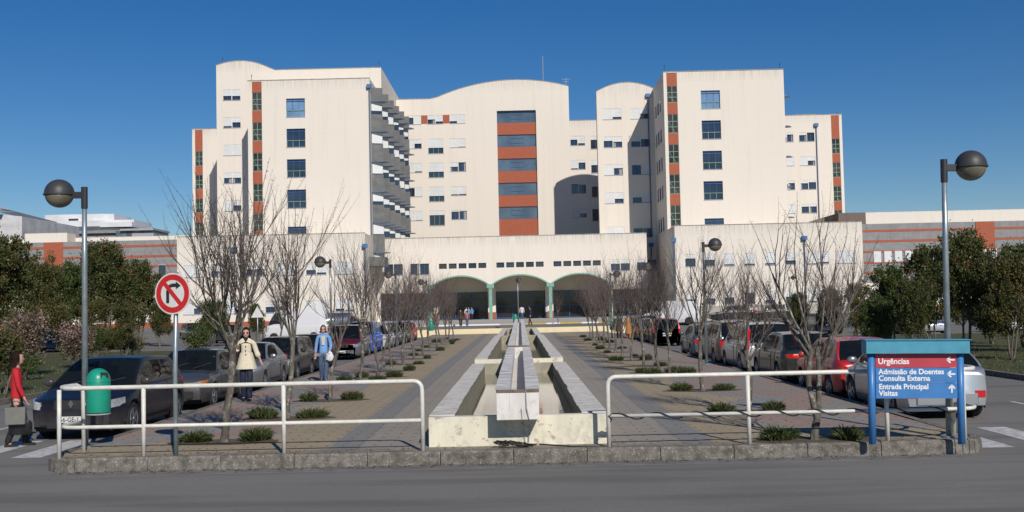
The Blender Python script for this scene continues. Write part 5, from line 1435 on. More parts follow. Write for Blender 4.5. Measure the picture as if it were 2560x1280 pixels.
    # underbody + wheel wells + interior
    m = MB(); m.box(-f+.15, f-.15, -W/2+.16, W/2-.16, .17, .45); m.box(-f+.25, f-.7, -W/2+.14, W/2-.14, .45, .52); m.build('underbody', TRIM, e)
    if detail:
        m = MB()
        for xs_, ys in ((X(cab[1]+.05), (-.37, .37)), (X(cab[1]+.27), (-.37, .37))):
            for y in ys:
                m.box(xs_-.06, xs_+.10, y-.22, y+.22, .5, H-.42); m.box(xs_-.03, xs_+.06, y-.12, y+.12, H-.40, H-.22)
        m.box(X(cab[0]+.04)-.18, X(cab[0]+.04), -W/2+.2, W/2-.2, .5, belt-.02); m.build('seats', SEAT, e)
    key = (rr, spokes)
    if key not in WHM: WHM[key] = wheel_mesh(rr, .2, spokes)
    tm, rm = WHM[key]
    for x in ax:
        for s in (-1, 1):
            o = bpy.data.objects.new('wheel', tm); link(o).parent = e; o.location = (x, s*(W/2-.115), rr); o.rotation_euler = (0, 0, 0 if s > 0 else math.pi)
            if detail: r_ = bpy.data.objects.new('rim', rm); link(r_).parent = o
    # front/rear surface patches
    def xsurf(y, front, z=None):
        lo, hi = (0, f) if front else (-f, 0)
        # x where half width equals |y|
        y = abs(y)
        for k_ in range(30):
            mid = (lo+hi)/2; inside = hw(mid)*.985 > y
            if front: lo, hi = (mid, hi) if inside else (lo, mid)
            else: lo, hi = (lo, mid) if inside else (mid, hi)
        return (lo+hi)/2
    def patch(nm_, y0, y1, za, zc, front, mt, off=.012, par=None, taper=0, th=.03):
        m = MB(); n = 6; s = 1 if front else -1
        r = []
        for i in range(n+1):
            y = lerp(y0, y1, i/n); x = xsurf(y, front)+s*off
            za_, zc_ = za+taper*(i/n), zc-taper*1.5*(1-i/n)
            r.append([(x-s*th, y*.97, za_), (x, y, za_), (x, y, zc_), (x-s*th, y*.97, zc_)])
        m.loft(r, True, True); return m.build(nm_, mt, par or e, smooth=40)
    Wc = W/2
    for s in (-1, 1):
        patch('headlight', s*Wc*.66, s*Wc*.965, front_lamp[0], front_lamp[1], True, HEAD, .010, taper=.035)
        if orange: patch('indicator', s*Wc*.90, s*Wc*.975, front_lamp[0], front_lamp[1], True, ORNG, .018)
        if tail_high:
            m = MB(); r = []
            for q in range(6):
                t = q/5; z = lerp(tail[0], H-.18, t); y = lerp(Wc*.93, Wc*.755, max(0, (z-belt)/(H-belt)) if z > belt else 0)
                x = -f+.02+ (0 if z < belt else (z-belt)/(H-belt)*(L*(cab[3]-cab[2])+.0))+.0
                r.append([(x-.03, s*(y-.10), z), (x-.012, s*(y+.012), z), (x+.09, s*(y+.02), z), (x+.09, s*(y-.08), z)])
            m.loft(r, True, True); m.build('tail_light', TAIL, e, smooth=40)
        else:
            patch('tail_light', s*Wc*tail[2], s*Wc*.975, tail[0], tail[1], False, TAIL, .012)
    if detail:
        patch('bumper', -Wc*.97, Wc*.97, .30, .47, True, bumper or mat, .03, th=.06); patch('bumper', -Wc*.97, Wc*.97, .30, .50, False, bumper or mat, .035, th=.06)
        patch('air_intake', -Wc*.5, Wc*.5, .24, .34, True, TRIM, .034); 
        if grille: patch('grille', -Wc*.36, Wc*.36, front_lamp[0], front_lamp[1]-.02, True, TRIM if grille is True else grille, .008)
        for s in (-1, 1):
            m = MB(); xm_ = X(cab[0]+.055); m.lathe([(.02, -.09), (.075, -.05), (.085, .03), (.05, .085), (.01, .095)], 10); o = m.build('mirror', TRIM if bumper is TRIM else mat, e, smooth='all')
            o.location = (xm_, s*(W/2+.06), belt+.06); o.scale = (.75, 1.25, .85)
            for xh in (bp+.16, bp-.75):
                m = MB(); m.box(xh-.09, xh+.09, s*(W/2)-.01, s*(W/2)+.022, belt-.20, belt-.165); m.build('door_handle', mat, e)
        for frn, x_, tx in ((True, f+.045, plate), (False, -f-.05, None)):
            m = MB(); z = .40 if frn else (.62 if kind != 'sedan' else .68); xx = xsurf(.2, frn)+(.036 if frn else -.016); s = 1 if frn else -1
            m.box(min(xx, xx+s*.008), max(xx, xx+s*.008), -.26, .26, z-.055, z+.055); pl = m.build('number_plate', PLATEW, e)
            for ya, yb, mt in ((-.26, -.215, PLATEB), (.215, .26, PLATEY)):
                m = MB(); ya2, yb2 = (ya, yb) if frn else (-yb, -ya)
                m.box(min(xx+s*.008, xx+s*.0095), max(xx+s*.008, xx+s*.0095), ya2, yb2, z-.053, z+.053); m.build('plate_strip', mt, pl)
            if tx and frn: text_mesh(tx, .115, 'plate_number', TRIM, pl, (xx+.0105, -.20, z-.04), (math.pi/2, 0, math.pi/2), .001, .001, 'LEFT', .92)
        for s in (-1, 1):
            m = MB()
            for xs_ in (bp, cp+.02, X(cab[0]+.03)):
                pts = [(xs_, s*(W/2*q+.003), z) for q, z in ((.985, .36), (.992, .42), (1.0, .58), (.987, belt-.13), (.967, belt-.05), (.925, belt))]
                m.tube(pts, .006, 4)
            m.tube([(X(cab[0]+.03), s*(W/2*.985+.003), .33), (cp+.02, s*(W/2*.985+.003), .33)], .008, 4)
            m.build('door_seam', TRIM, e)
        # wipers
        m = MB()
        x0 = X(cab[0])-.02
        for y in (-.45, .15): m.tube([(x0+.02, y, belt+.045), (x0-.18, y+.42, gtop(x0-.18)+.02)], .008, 4)
        m.build('wiper', TRIM, e)
    if rails:
        for s in (-1, 1):
            m = MB(); xs_ = [lerp(cx[1]-.1, cx[2]+.1, q/6) for q in range(7)]; m.tube([(x, s*(Wc*.70), gtop(x)+(.0 if i_ in (0, 6) else .05)) for i_, x in enumerate(xs_)], .016, 6); m.build('roof_rail', TRIM, e, smooth='all')
    if antenna:
        m = MB(); m.tube([(X(.26), -Wc*.85, belt-.05), (X(.26), -Wc*.85, belt+.75)], .006, 4); m.build('antenna', CHROME, e)
    return e
NAVY = paint('navy_black_paint', (.004, .006, .014), 0, .3); NAVY.node_tree.nodes['Principled BSDF'].inputs['Coat Weight'].default_value = .12; NAVY.node_tree.nodes['Principled BSDF'].inputs['Specular IOR Level'].default_value = .35; GREYB = paint('grey_green_paint', (.10, .105, .10), .5); SILV = paint('silver_paint', (.42, .43, .44), .75, .3)
GREEND = paint('dark_green_grey_paint', (.030, .038, .034), .4); DBLUE = paint('dark_blue_paint', (.012, .022, .06), .4); WINE = paint('wine_red_paint', (.11, .01, .018), .3)
BLUEC = paint('bright_blue_paint', (.008, .15, .75), .15); WHITEC = paint('white_paint', (.68, .68, .68), .05); REDC = paint('red_paint', (.50, .018, .022), .15); BROWNG = paint('brown_grey_paint', (.14, .125, .11), .6)
SILVM = paint('light_silver_paint', (.52, .54, .56), .7); DGREY = paint('dark_grey_paint', (.035, .037, .04), .5); BLUEGR = paint('blue_grey_paint', (.10, .13, .16), .5)
HL = -math.pi/2   # facing the camera
def L_(y, s=0): return (-8.3+s, y, gz(y))
def R__(y, s=0): return (8.03+s, y, gz(y))
c1 = car('dark navy hatchback facing the camera, nearest on the left behind the green bin', L_(20.1+2.1), HL, 4.2, 1.78, 1.46, 'hatch', NAVY, plate='66-GE-1', hoodz=.72, rr=.32, belt=.95, cab=(.24, .45, .84, .965), noseround=.20, front_lamp=(.58, .77))
# emblem on the bonnet front
m = MB(); m.prism([(2.115, 0, .60), (2.115, .05, .68), (2.115, 0, .76), (2.115, -.05, .68)], (.02, 0, 0)); m.build('emblem', CHROME, c1)
car('boxy grey-green saloon with orange indicators, second car in the left row', L_(25.7+2.2), HL, 4.4, 1.68, 1.39, 'sedan', GREYB, hoodz=.76, bumper=TRIM, orange=True, sunroof=True, rr=.30, belt=.90, noseround=.10, front_lamp=(.58, .72), grille=CHROME)
car('silver saloon with antenna, behind the woman in the cream coat', L_(31.1+2.05), HL, 4.2, 1.69, 1.40, 'sedan', SILV, hoodz=.73, rr=.30, antenna=True, bumper=None, noseround=.2)
car('dark green estate car, fourth in the left row beside the bare tree', L_(35.9+2.0), HL, 4.15, 1.65, 1.45, 'estate', GREEND, hoodz=.76, rr=.29, bumper=TRIM, orange=True, noseround=.12)
car('dark blue saloon behind the dark green estate, left of the woman in blue', L_(40.6+2.0), HL, 4.2, 1.7, 1.42, 'sedan', DBLUE, hoodz=.74, rr=.3)
car('silver people carrier with sloping windscreen, right of the woman in blue', L_(50.5+2.1), HL, 4.2, 1.74, 1.62, 'mpv', SILV, hoodz=.80, rr=.31, belt=1.0)
car('wine red people carrier next to the bright blue car', L_(50.5+2.0), HL, 4.0, 1.7, 1.62, 'mpv', WINE, hoodz=.82, rr=.31, belt=1.0)
car('bright blue tall small car in the left row', L_(55.8+1.9), HL, 3.8, 1.68, 1.72, 'mpv', BLUEC, hoodz=.88, rr=.29, belt=1.05)
car('white car behind the bright blue one in the left row', L_(60.8+2.1), HL, 4.2, 1.7, 1.45, 'estate', WHITEC, hoodz=.75)
car('blue-grey saloon near the far end of the left row', L_(65.8+2.1), HL, 4.2, 1.7, 1.42, 'sedan', BLUEGR)
car('dark grey hatchback near the far end of the left row', L_(70.8+2), HL, 4.0, 1.7, 1.45, 'hatch', DGREY)
car('red hatchback last in the left row', L_(75.5+2), HL, 4.0, 1.7, 1.45, 'hatch', REDC)
HR = math.pi/2    # facing away
car('silver hatchback seen from behind, nearest on the right behind the direction sign', R__(20.4+1.95), HR, 3.9, 1.72, 1.42, 'hatch', SILVM, rr=.32, belt=.96, tail=(.42, .55, .62), cab=(.25, .44, .80, .95))
car('red hatchback with rear spoiler in front of the direction sign', R__(24.6+1.95), HR, 3.9, 1.69, 1.40, 'hatch', REDC, bumper=None, belt=.90, tail=(.62, .80, .42), cab=(.27, .43, .87, .955), rr=.29)
car('dark green-grey saloon seen from behind, between red hatchback and silver people carrier', R__(29.5+2.1), HR, 4.2, 1.72, 1.42, 'hatch', GREEND, tail=(.74, .86, .30), rr=.30, belt=.93, cab=(.28, .44, .80, .95))
car('silver people carrier with tall tail lights on the right', R__(34.5+2.1), HR, 4.3, 1.75, 1.62, 'mpv', SILVM, tail=(.80, .9, .2), tail_high=True, rails=True, belt=.98)
car('brown-grey people carrier with roof rails in the right row', R__(39.2+2.1), HR, 4.2, 1.74, 1.62, 'mpv', BROWNG, tail=(.70, 1.0, .62), rails=True, belt=.98)
car('small grey hatchback seen from behind in the right row', R__(45.2+1.85), HR, 3.7, 1.62, 1.42, 'hatch', BLUEGR, tail=(.62, .80, .66), belt=.93)
car('dark green saloon in the middle of the right row', R__(58.9+2.1), HR, 4.2, 1.7, 1.42, 'sedan', GREEND)
car('red car in the middle of the right row', R__(58.9+2.1), HR, 4.2, 1.7, 1.50, 'estate', REDC)
car('black hatchback far along the right row', R__(58.9+2.0), HR, 4.0, 1.7, 1.45, 'hatch', DGREY)
car('dark blue estate far along the right row', R__(63.6+2.1), HR, 4.3, 1.7, 1.48, 'estate', DBLUE)
car('grey people carrier last in the right row beside the couple', R__(68.3+2.1), HR, 4.2, 1.74, 1.6, 'mpv', DGREY)
# spoiler on red hatchback
# background vehicles
BGC = 'cars in the far car parks'
def bgcar(lab, px, py, Y, hd, **k):
    p = P(px, py, Y); return car(lab, (p.x, Y, gz(Y)), hd, group=BGC, detail=False, **k)
bgcar('dark hatchback side-on before the right podium', 1832, 800, 100, math.pi, kind='hatch', mat=DGREY)
bgcar('dark car half hidden by the hedge trees before the right podium', 1935, 800, 100, math.pi, kind='estate', mat=DGREY)
bgcar('green-grey car facing the camera at the left car park, right of the traffic sign', 485, 825, 92, HL+.5, kind='hatch', mat=BLUEGR)
bgcar('dark green estate under the far left evergreens', 75, 830, 74, HL+.3, kind='estate', mat=GREEND)
bgcar('dark van-like car under the left evergreens', 160, 830, 74, HL-.2, kind='mpv', mat=DGREY)
bgcar('dark blue saloon seen between left evergreen trunks', 240, 830, 74, HL, kind='sedan', mat=DBLUE)
bgcar('blue-grey hatchback seen between left evergreen trunks', 300, 830, 76, HL+.4, kind='hatch', mat=BLUEGR)
bgcar('dark car left of the woman in cream in the far car park', 575, 825, 86, HL, kind='hatch', mat=DGREY)
bgcar('silver car glimpsed under the right evergreens', 2310, 850, 70, HL, kind='hatch', mat=SILVM)
bgcar('dark red car glimpsed under the right evergreens', 2265, 850, 70, HL+.2, kind='hatch', mat=WINE)
bgcar('white car glimpsed under the evergreens at the right edge', 2520, 850, 70, HL, kind='sedan', mat=WHITEC)
bgcar('dark car under the evergreens left of the right lamp post', 2200, 845, 74, HL, kind='sedan', mat=DGREY)
bgcar('dark car glimpsed beneath the trees above the silver people carrier', 2060, 845, 76, HL, kind='estate', mat=DBLUE)
bgcar('white van parked before the right podium corner', 1680, 795, 96, math.pi*.95, kind='van', mat=WHITEC, L=4.9, H=2.1, W=1.9, belt=1.15, hoodz=1.0)
vt = bgcar('white van side-on in the left car park behind the bare trees', 740, 805, 88, math.pi, kind='van', mat=WHITEC, L=5.4, H=2.5, W=2.0, belt=1.25, hoodz=1.05)
# small tanker lorry
p = P(842, 800, 90)
t = empty('tank_lorry', (p.x, 90, gz(90)), 0, 'small lorry with polished round tank, right of the white van', 'lorry')
m = MB(); m.loft([[(x, .8*math.cos(a), 1.45+.75*math.sin(a)) for a in [2*math.pi*k/20 for k in range(20)]] for x in (-1.6, -1.5, 1.1, 1.2)], True, True); m.build('tank', plain('polished_tank', (.5, .52, .53), .25, .9), t, smooth=40)
m = MB(); m.box(-1.7, 2.2, -.7, .7, .5, .72); m.build('chassis', TRIM, t)
m = MB(); m.loft([[(1.3, y, z) for y, z in ((-.8, .5), (.8, .5), (.8, 2.0), (-.8, 2.0))], [(2.2, y, z) for y, z in ((-.8, .5), (.8, .5), (.78, 1.35), (-.78, 1.35))], [(2.6, y, z) for y, z in ((-.75, .5), (.75, .5), (.75, 1.2), (-.75, 1.2))]]); m.build('cab', DGREY, t)
for x in (-1.1, 1.9):
    for s in (-1, 1): o = bpy.data.objects.new('wheel', wheel_mesh(.36, .22, 6)[0] if (x, s) == (-1.1, -1) else tmm); tmm = o.data; link(o).parent = t; o.location = (x, s*.7, .36)
# ================================================================ PEOPLE
SKIN = plain('skin', (.52, .30, .22), .5, var=.06); HAIRB = plain('dark_brown_hair', (.016, .009, .007), .8, var=.4, sc=30, spec=.12); HAIRL = plain('light_brown_hair', (.16, .085, .04), .5, var=.3, sc=30)
JEAN = plain('dark_denim', (.018, .025, .05), .8, var=.25, sc=14); JEANB = plain('blue_denim', (.06, .10, .17), .8, var=.2, sc=14)
CREAMC = plain('cream_knit_coat', (.66, .60, .45), .9, var=.08, sc=25); LBLUE = plain('light_blue_jacket', (.17, .34, .62), .8, var=.12, sc=12)
BLKC = plain('black_cloth', (.014, .013, .015), .85); REDJ = plain('red_knit_jacket', (.46, .012, .02), .8, var=.12, sc=18)
def skin_bm(nodes, edges, sub=2):
    me = bpy.data.meshes.new('sk'); me.from_pydata([n[0] for n in nodes], edges, [])
    o = bpy.data.objects.new('sk', me); link(o); md = o.modifiers.new('s', 'SKIN'); md.use_smooth_shade = True; md.branch_smoothing = .4
    for v, n in zip(me.skin_vertices[0].data, nodes): v.radius = (n[1], n[2] if len(n) > 2 else n[1])
    me.skin_vertices[0].data[0].use_root = True
    s = o.modifiers.new('u', 'SUBSURF'); s.levels = sub; s.render_levels = sub
    dg = bpy.context.evaluated_depsgraph_get(); out = bpy.data.meshes.new_from_object(o.evaluated_get(dg)); bpy.data.objects.remove(o)
    return out
def person(loc, rz, label, H=1.66, top=LBLUE, legs=JEAN, hair=HAIRB, step=.12, arms=None, hair_len=.10, coat=0.0, flare=.0, hi=True, shoe=BLKC, sunglasses=False, group=None, female=True, sleeve=.9):
    """faces -Y at rz=0. arms: for each side (shoulder->elbow, elbow->hand) target offsets"""
    e = empty('person', loc, rz, label, 'person', group); s = H/1.66
    hipz, shz, nkz = .88, 1.36, 1.42
    hw_ = .085; sw = .165 if female else .185
    st = step
    # joints (person faces -Y)
    hipL, hipR = (hw_, 0, hipz-.04), (-hw_, 0, hipz-.04)
    kneL, kneR = (hw_, -st*.55-.02, .47), (-hw_, st*.15-.03, .47)
    anL, anR = (hw_-.015, -st, .085), (-hw_+.015, st, .10)
    toL, toR = (hw_, -st-.06, .035), (-hw_, st-.05, .035)
    if arms is None: arms = {1: ((.21, .01, 1.08), (.23, -.06, .84)), -1: ((-.21, .02, 1.08), (-.24, .03, .84))}
    N = [((0, .0, hipz), .10, .075), ((0, .005, 1.05), .105, .075), ((0, 0, 1.22), .12, .085), ((0, .01, shz), .10, .075), ((0, .0, nkz+.03), .048, .052), ((0, -.012, 1.50), .055, .06)]
    E = [(0, 1), (1, 2), (2, 3), (3, 4), (4, 5)]
    for (h, k_, a, t) in ((hipL, kneL, anL, toL), (hipR, kneR, anR, toR)):
        b = len(N); N += [(h, .072, .072), (k_, .048, .05), (a, .032, .036), (t, .028, .022)]; E += [(0, b), (b, b+1), (b+1, b+2), (b+2, b+3)]
    hands = {}
    for sd in (1, -1):
        el, ha = arms[sd]; b = len(N)
        el = Vector(el); ha = Vector(ha); d = (ha-el).normalized()
        N += [((sd*sw, .01, shz-.015), .052, .05), (tuple(el), .038, .038), (tuple(ha), .024, .026)]; E += [(3, b), (b, b+1), (b+1, b+2)]
        # palm and fingers
        side = d.cross(Vector((0, 1, 0)) if abs(d.y) < .8 else Vector((1, 0, 0))).normalized(); nrm = d.cross(side)
        pm = ha+d*.05; N.append((tuple(pm), .030, .016)); E.append((b+2, b+3)); pi = b+3
        if hi:
            for fi, (o_, l_) in enumerate(((-.024, .062), (-.008, .072), (.008, .068), (.023, .052))):
                q0 = pm+d*.035+side*o_; q1 = q0+d*l_*.5+nrm*.008; q2 = q1+d*l_*.4+nrm*.018
                k = len(N); N += [(tuple(q0), .009), (tuple(q1), .008), (tuple(q2), .007)]; E += [(pi, k), (k, k+1), (k+1, k+2)]
            q0 = ha+d*.02-side*.026; q1 = q0+d*.035-side*.018; k = len(N); N += [(tuple(q0), .011), (tuple(q1), .009)]; E += [(b+2, k), (k, k+1)]
        hands[sd] = pm
    me = skin_bm(N, E, 2 if hi else 1)
    # head joined into the same mesh
    bm = bmesh.new(); bm.from_mesh(me)
    hc = Vector((0, -.015, 1.565)); res = bmesh.ops.create_uvsphere(bm, u_segments=20 if hi else 10, v_segments=16 if hi else 8, radius=1)
    for v in res['verts']:
        c = v.co.copy(); x, y, z = c
        wx = .076*(1-.16*max(0, -z)**1.5); yy = .097; zz = .118
        q = Vector((x*wx, y*yy, z*zz))
        if y < 0:
            if abs(x) < .25 and -.35 < z < .15: q.y -= .020*(1-abs(x)/.25)*(1-abs(z+.15)/.35)     # nose
            if z < -.55: q.y -= .012                                                             # chin
            if .05 < z < .35 and .2 < abs(x) < .7: q.y += .008                                   # eye sockets
        v.co = hc+q
    for sx in (-1, 1):
        r2 = bmesh.ops.create_uvsphere(bm, u_segments=8, v_segments=6, radius=1)
        for v in r2['verts']: v.co = Vector((sx*.073+v.co.x*.008, .0+v.co.y*.018, 1.56+v.co.z*.03))
    for f_ in bm.faces: f_.smooth = True
    bm.to_mesh(me); bm.free(); me.materials.clear(); me.materials.append(SKIN); me.name = 'body'
    b = bpy.data.objects.new('body', me); link(b).parent = e
    # face
    if hi:
        m = MB()
        for sx in (-1, 1): m.lathe([(.001, .006), (.011, .003), (.013, 0), (.001, -.002)], 10, (0, 0, 0))
        m = MB()
        for sx in (-1, 1): m.prism([(sx*.028+.012*math.cos(a), -.098, 1.575+.005*math.sin(a)) for a in [2*math.pi*k/10 for k in range(10)]], (0, .012, 0))
        m.build('eyes', BLKC, e)
        m = MB(); m.prism([(.022*math.cos(a), -.106, 1.512+.006*math.sin(a)) for a in [2*math.pi*k/12 for k in range(12)]], (0, .02, 0)); m.build('mouth', plain('lips', (.32, .07, .06), .5), e)
    if sunglasses:
        m = MB()
        for sx in (-1, 1): m.prism([(sx*.031+.027*math.cos(a), -.112+.01*abs(math.cos(a)), 1.577+.019*math.sin(a)) for a in [2*math.pi*k/14 for k in range(14)]], (0, .012, 0))
        m.box(-.012, .012, -.108, -.1, 1.580, 1.588)
        for sx in (-1, 1): m.tube([(sx*.058, -.09, 1.582), (sx*.076, 0, 1.575)], .004, 4)
        m.build('sunglasses', BLKC, e)
    # hair: cap plus lengths
    m = MB(); n = 22; rings = []
    rg = random.Random(int(abs(loc[0])*100))
    for i in range(9):
        t = i/8; th = t*math.pi*.62
        rings.append([(.096*math.sin(th)*math.cos(a)*(1+.06*rg.uniform(-1, 1)), .008+.115*math.sin(th)*math.sin(a)*(1+.05*rg.uniform(-1, 1)), 1.575+.138*math.cos(th)) for a in [2*math.pi*k/n for k in range(n)]])
    zl = rings[-1][0][2]
    for j in range(4 if hair_len > .05 else 1):
        t = (j+1)/4; rings.append([(x*(1+.32*t)+rg.uniform(-.010, .010), y*(1+.05*t)+.012*t, z-hair_len*t*(.25 if y < -.02 else 1)) for x, y, z in rings[8]])
    ns_ = [m.vs(r) for r in rings]
    for ia, (a, bb) in enumerate(zip(ns_, ns_[1:])):
        for i in range(n):
            j = (i+1) % n; y = (rings[ia+1][i][1]+rings[ia+1][j][1])/2; zc_ = rings[ia+1][i][2]
            if y < -.045 and zc_ < 1.635: continue
            m.face((a+i, a+j, bb+j, bb+i))
    m.build('hair', hair, e, smooth='all')
    # trousers
    g = .012
    N = [((0, 0, hipz+.04), .135, .105), ((0, 0, hipz-.03), .12, .10)]; E = [(0, 1)]
    for (h, k_, a) in ((hipL, kneL, anL), (hipR, kneR, anR)):
        bq = len(N); N += [((h[0], h[1], h[2]-.04), .098, .10), (k_, .070, .072), ((a[0], a[1], a[2]+.02), .062, .066), ((a[0], a[1], a[2]-.045), .060, .066)]; E += [(1, bq), (bq, bq+1), (bq+1, bq+2), (bq+2, bq+3)]
    me = skin_bm(N, E, 2 if hi else 1); me.materials.clear(); me.materials.append(legs); me.name = 'trousers'; o = bpy.data.objects.new('trousers', me); link(o).parent = e
    # jacket
    N = [((0, .0, hipz-.07), .150, .118), ((0, .0, hipz+.04), .145, .112), ((0, .005, 1.05), .128, .100), ((0, 0, 1.22), .148, .112), ((0, .01, shz+.005), .115, .085), ((0, .005, nkz+.02), .066, .064)]; E = [(0, 1), (1, 2), (2, 3), (3, 4), (4, 5)]
    for sd in (1, -1):
        el, ha = Vector(arms[sd][0]), Vector(arms[sd][1]); bq = len(N); cuff = el.lerp(ha, sleeve)
        N += [((sd*sw, .01, shz-.01), .066, .063), (tuple(el), .052+flare*.3, .052+flare*.3), (tuple(cuff), .040+flare, .042+flare)]; E += [(4, bq), (bq, bq+1), (bq+1, bq+2)]
    me = skin_bm(N, E, 2 if hi else 1); me.materials.clear(); me.materials.append(top); me.name = 'jacket'; o = jko = bpy.data.objects.new('jacket', me); link(o).parent = e
    if coat > 0:
        m = MB(); n = 28; rings = []
        for i in range(7):
            t = i/6; z = 1.12-(1.12-(hipz-coat))*t; r1 = .140+.075*t+flare*.9*t; r2 = .110+.055*t+flare*.5*t
            rings.append([(r1*math.cos(a)*(1+.05*t*math.sin(a*5)), r2*math.sin(a)*(1+.06*t*math.sin(a*6+1)), z) for a in [2*math.pi*k/n for k in range(n)]])
        m.loft(rings, True, False); m.build('coat_skirt', top, o, smooth='all')
    # shoes
    for a, t in ((anL, toL), (anR, toR)):
        m = MB(); r = []
        for q, (w, h) in ((.06, (.034, .06)), (.0, (.042, .085)), (-.08, (.046, .06)), (-.15, (.036, .035)), (-.175, (.015, .015))):
            r.append([(a[0]+w*math.cos(k*math.pi/5), a[1]+q, max(0, h*math.sin(k*math.pi/5))) for k in range(6)])
        m.loft(r, True, True); m.build('shoe', shoe, e, smooth=50)
    e.scale = (s, s, s); return e, hands, jko
# woman in cream coat with sunglasses and shoulder bag
p = G(617, 1002)
w1, hd, jk = person((p.x, p.y, 0), R(8), 'woman walking in a cream knitted coat, sunglasses and dark jeans', 1.72, CREAMC, JEAN, HAIRB, .10,
    {1: ((.24, .02, 1.10), (.33, -.05, .93)), -1: ((-.25, .05, 1.14), (-.15, -.14, 1.27))}, .15, .14, .035, True, BLKC, True, sleeve=.62)
m = MB(); m.loft([[(.085*math.cos(a), -.005+.075*math.sin(a), z) for a in [2*math.pi*k/14 for k in range(14)]] for z in (1.34, 1.40, 1.455)], True, False); m.build('scarf', BLKC, w1, smooth='all')
for k in range(3):
    m = MB(); m.lathe([(.001, 0), (.014, .001), (.014, .006), (.001, .008)], 10); o = m.build('coat_button', HAIRB, jk); o.location = (.0, -.128-.004*k, 1.27-.095*k); o.rotation_euler = (R(90), 0, 0)
m = MB()
for sx in (-1, 1): m.prism([(sx*.01, -.095, 1.37), (sx*.12, -.075, 1.33), (sx*.13, -.05, 1.42), (sx*.065, -.055, 1.46)] if sx > 0 else [(-.065, -.055, 1.46), (-.13, -.05, 1.42), (-.12, -.075, 1.33), (-.01, -.095, 1.37)], (0, -.02, 0))
m.build('collar', CREAMC, jk)
bg_ = empty('shoulder_bag', (p.x, p.y, 0), R(8), 'dark brown shoulder bag hanging under the arm of the woman in cream', 'bag')
BRN = plain('dark_brown_leather', (.035, .015, .014), .5)
m = MB(); m.loft([[(-.25+.05*math.cos(a)*q, .03+.13*math.sin(a)*q, z) for a in [2*math.pi*k/14 for k in range(14)]] for z, q in ((.86, .7), (.9, 1), (1.05, .95), (1.13, .6))], True, True); m.build('bag_body', BRN, bg_, smooth=50)
m = MB(); m.tube([(-.25, -.06, 1.12), (-.21, -.05, 1.3), (-.19, .0, 1.455), (-.21, .07, 1.3), (-.25, .1, 1.12)], .012, 6); m.build('strap', BRN, bg_, smooth='all')
# woman in light blue jacket
p = G(810, 954)
w2, hd, jk = person((p.x, p.y, 0), R(5), 'woman walking in a light blue hooded jacket and jeans, holding a white plastic bag', 1.66, LBLUE, JEANB, HAIRL, .11,
    {1: ((.22, .03, 1.08), (.20, -.12, .93)), -1: ((-.22, .02, 1.08), (-.24, .0, .82))}, .06, 0, 0, True, BLKC, True)
m = MB(); m.prism([(-.04, -.115, 1.10), (.04, -.115, 1.10), (.06, -.10, 1.38), (-.06, -.10, 1.38)], (0, -.012, 0)); m.build('shirt_front', plain('pale_shirt', (.55, .5, .45), .8), w2)
m = MB(); m.loft([[(.10*math.cos(a), .03+.09*math.sin(a), z) for a in [2*math.pi*k/14 for k in range(14)]] for z in (1.36, 1.42, 1.45)], True, False); m.build('hood', LBLUE, w2, smooth='all')
pb = empty('plastic_bag', (p.x+.22, p.y-.16, 0), 0, 'crumpled white plastic bag held by the woman in light blue', 'bag')
m = MB(); rg = random.Random(8); m.loft([[((.11*q)*math.cos(a)*rg.uniform(.8, 1.15), (.06*q)*math.sin(a)*rg.uniform(.8, 1.2), z) for a in [2*math.pi*k/12 for k in range(12)]] for z, q in ((.62, .6), (.66, 1), (.76, 1.05), (.86, .7), (.92, .15))], True, True); m.build('bag_body', plain('white_plastic', (.7, .7, .72), .4), pb, smooth=25)
# person in red at far left, turned away, carrying bags
p = G(42, 1116, RZ)
w3, hd, jk = person((p.x, p.y, RZ), R(112), 'person in a red jacket and black trousers with dark hair, turned away at far left', 1.66, REDJ, BLKC, HAIRB, .14,
    {1: ((.20, .08, 1.08), (.21, -.02, .84)), -1: ((-.20, -.04, 1.08), (-.20, -.14, .86))}, .10, 0, 0, True, BLKC)
c = w3.matrix_basis @ Vector((.21, -.02, .80))
cg = empty('shopping_bag', (p.x+.10, p.y-.25, RZ), R(10), 'stiff grey shopping bag carried by the person in red', 'bag')
m = MB(); m.loft([[(-.16, -.05, .42), (.16, -.05, .42), (.16, .05, .42), (-.16, .05, .42)], [(-.17, -.05, .72), (.17, -.05, .72), (.17, .05, .72), (-.17, .05, .72)]]); m.build('bag_body', plain('grey_paper_bag', (.17, .17, .15), .7), cg)
m = MB(); m.tube([(-.09, 0, .72), (-.06, 0, .80), (.0, 0, .83), (.06, 0, .80), (.09, 0, .72)], .007, 5); m.build('bag_handle', BLKC, cg)
cb = empty('handbag', (p.x+.13, p.y-.14, RZ), R(10), 'glossy black handbag hanging below the grey bag of the person in red', 'bag')
m = MB(); m.loft([[(.2*q*math.cos(a), .05*q*math.sin(a), z) for a in [2*math.pi*k/14 for k in range(14)]] for z, q in ((.22, .8), (.25, 1), (.42, 1.02), (.47, .85))], True, True); m.build('bag_body', plain('black_leather', (.015, .015, .017), .25), cb, smooth=50)
m = MB(); m.tube([(-.12, 0, .46), (-.06, 0, .72), (.03, 0, .80), (.08, 0, .72), (.12, 0, .46)], .008, 5); m.build('bag_handle', BLKC, cb)
sc_ = MB(); sc_.loft([[(p.x-.30+dx, p.y+.05, z) for dx in (-.03, .07)]+[(p.x-.30+dx, p.y+.12, z) for dx in (.07, -.03)] for z in (RZ+.72, RZ+1.0, RZ+1.25, RZ+1.42)], True, True)
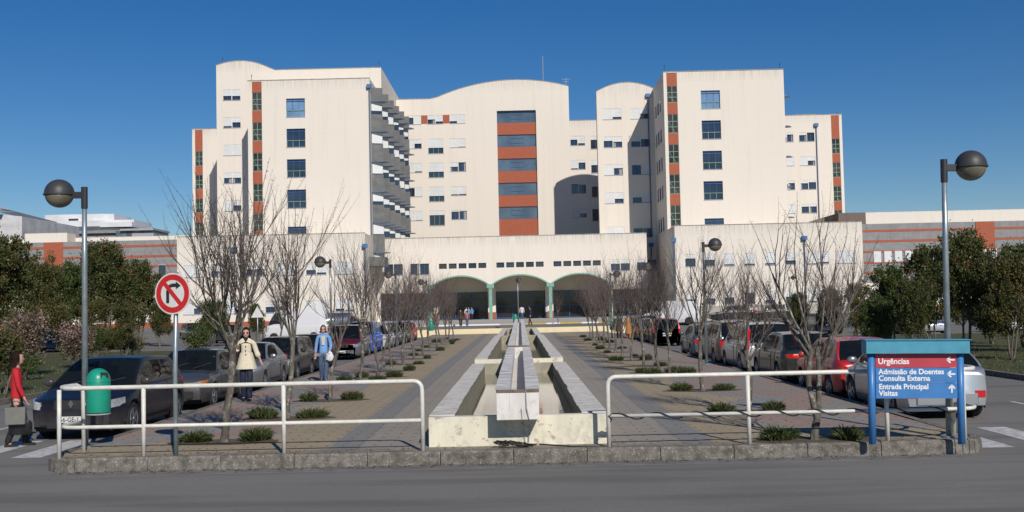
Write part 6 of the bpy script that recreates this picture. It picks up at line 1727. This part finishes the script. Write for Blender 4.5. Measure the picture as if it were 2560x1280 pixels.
# distant people
far_mats = {'pink': plain('pink_top', (.42, .16, .17), .8), 'white': plain('white_top', (.66, .66, .66), .8), 'navy': plain('navy_top', (.03, .035, .06), .8), 'tan': plain('tan_coat', (.36, .17, .06), .8), 'brown': plain('brown_coat', (.06, .035, .02), .8), 'sky': plain('sky_blue_top', (.12, .3, .55), .8), 'grey': plain('grey_top', (.12, .12, .13), .8)}
def fp(px, py, z, col, legs, rz, lab, H=1.68, coat=0, Y=None, female=True, hair=HAIRB):
    p = G(px, py, z) if Y is None else Vector((XP(px, py, Y), Y, z))
    person((p.x, p.y, z), rz, lab, H, far_mats[col], legs, hair, .14, None, .05, coat, 0, False, female=female)
fp(1152, 817, .44, 'brown', BLKC, math.pi, 'person in a long dark coat walking towards the arches', 1.72, .25, Y=102)
fp(1168, 817, .44, 'pink', JEANB, math.pi, 'girl in a pink top and jeans beside the dark coated person', 1.45, Y=102)
fp(1166, 793, .56, 'white', JEAN, .3, 'person in a white top standing in the left arch', Y=147.5)
fp(1172, 793, .56, 'sky', BLKC, 0, 'person in a sky blue top in the middle of the group in the left arch', Y=147)
fp(1180, 793, .56, 'sky', JEAN, -.4, 'person in sky blue on the right of the group in the left arch', Y=147.6)
fp(1305, 795, .56, 'white', JEANB, math.pi, 'person in a white shirt before the middle arch doors', 1.8, Y=126, female=False)
fp(1326, 812, .44, 'navy', far_mats['brown'], -1.4, 'person in a dark top striding right of the trough end', 1.72, Y=101, female=False)
fp(1367, 793, .56, 'white', JEANB, -.8, 'person in white leaning by the green column right of the middle arch', Y=147.8)
fp(1548, 853, RZ, 'brown', BLKC, 0, 'tall person in a dark brown coat under the right bare trees', 1.75, .3)
fp(1572, 853, RZ, 'tan', far_mats['tan'], 0, 'person in a long tan coat beside the one in dark brown', 1.72, .42)
fp(1729, 800, .44, 'navy', BLKC, 0, 'person in dark clothes standing before the right podium window', 1.7, Y=112)
fp(1758, 800, .44, 'grey', BLKC, 1.2, 'person in grey standing by the dark hatchback at the right podium', 1.65, Y=112)
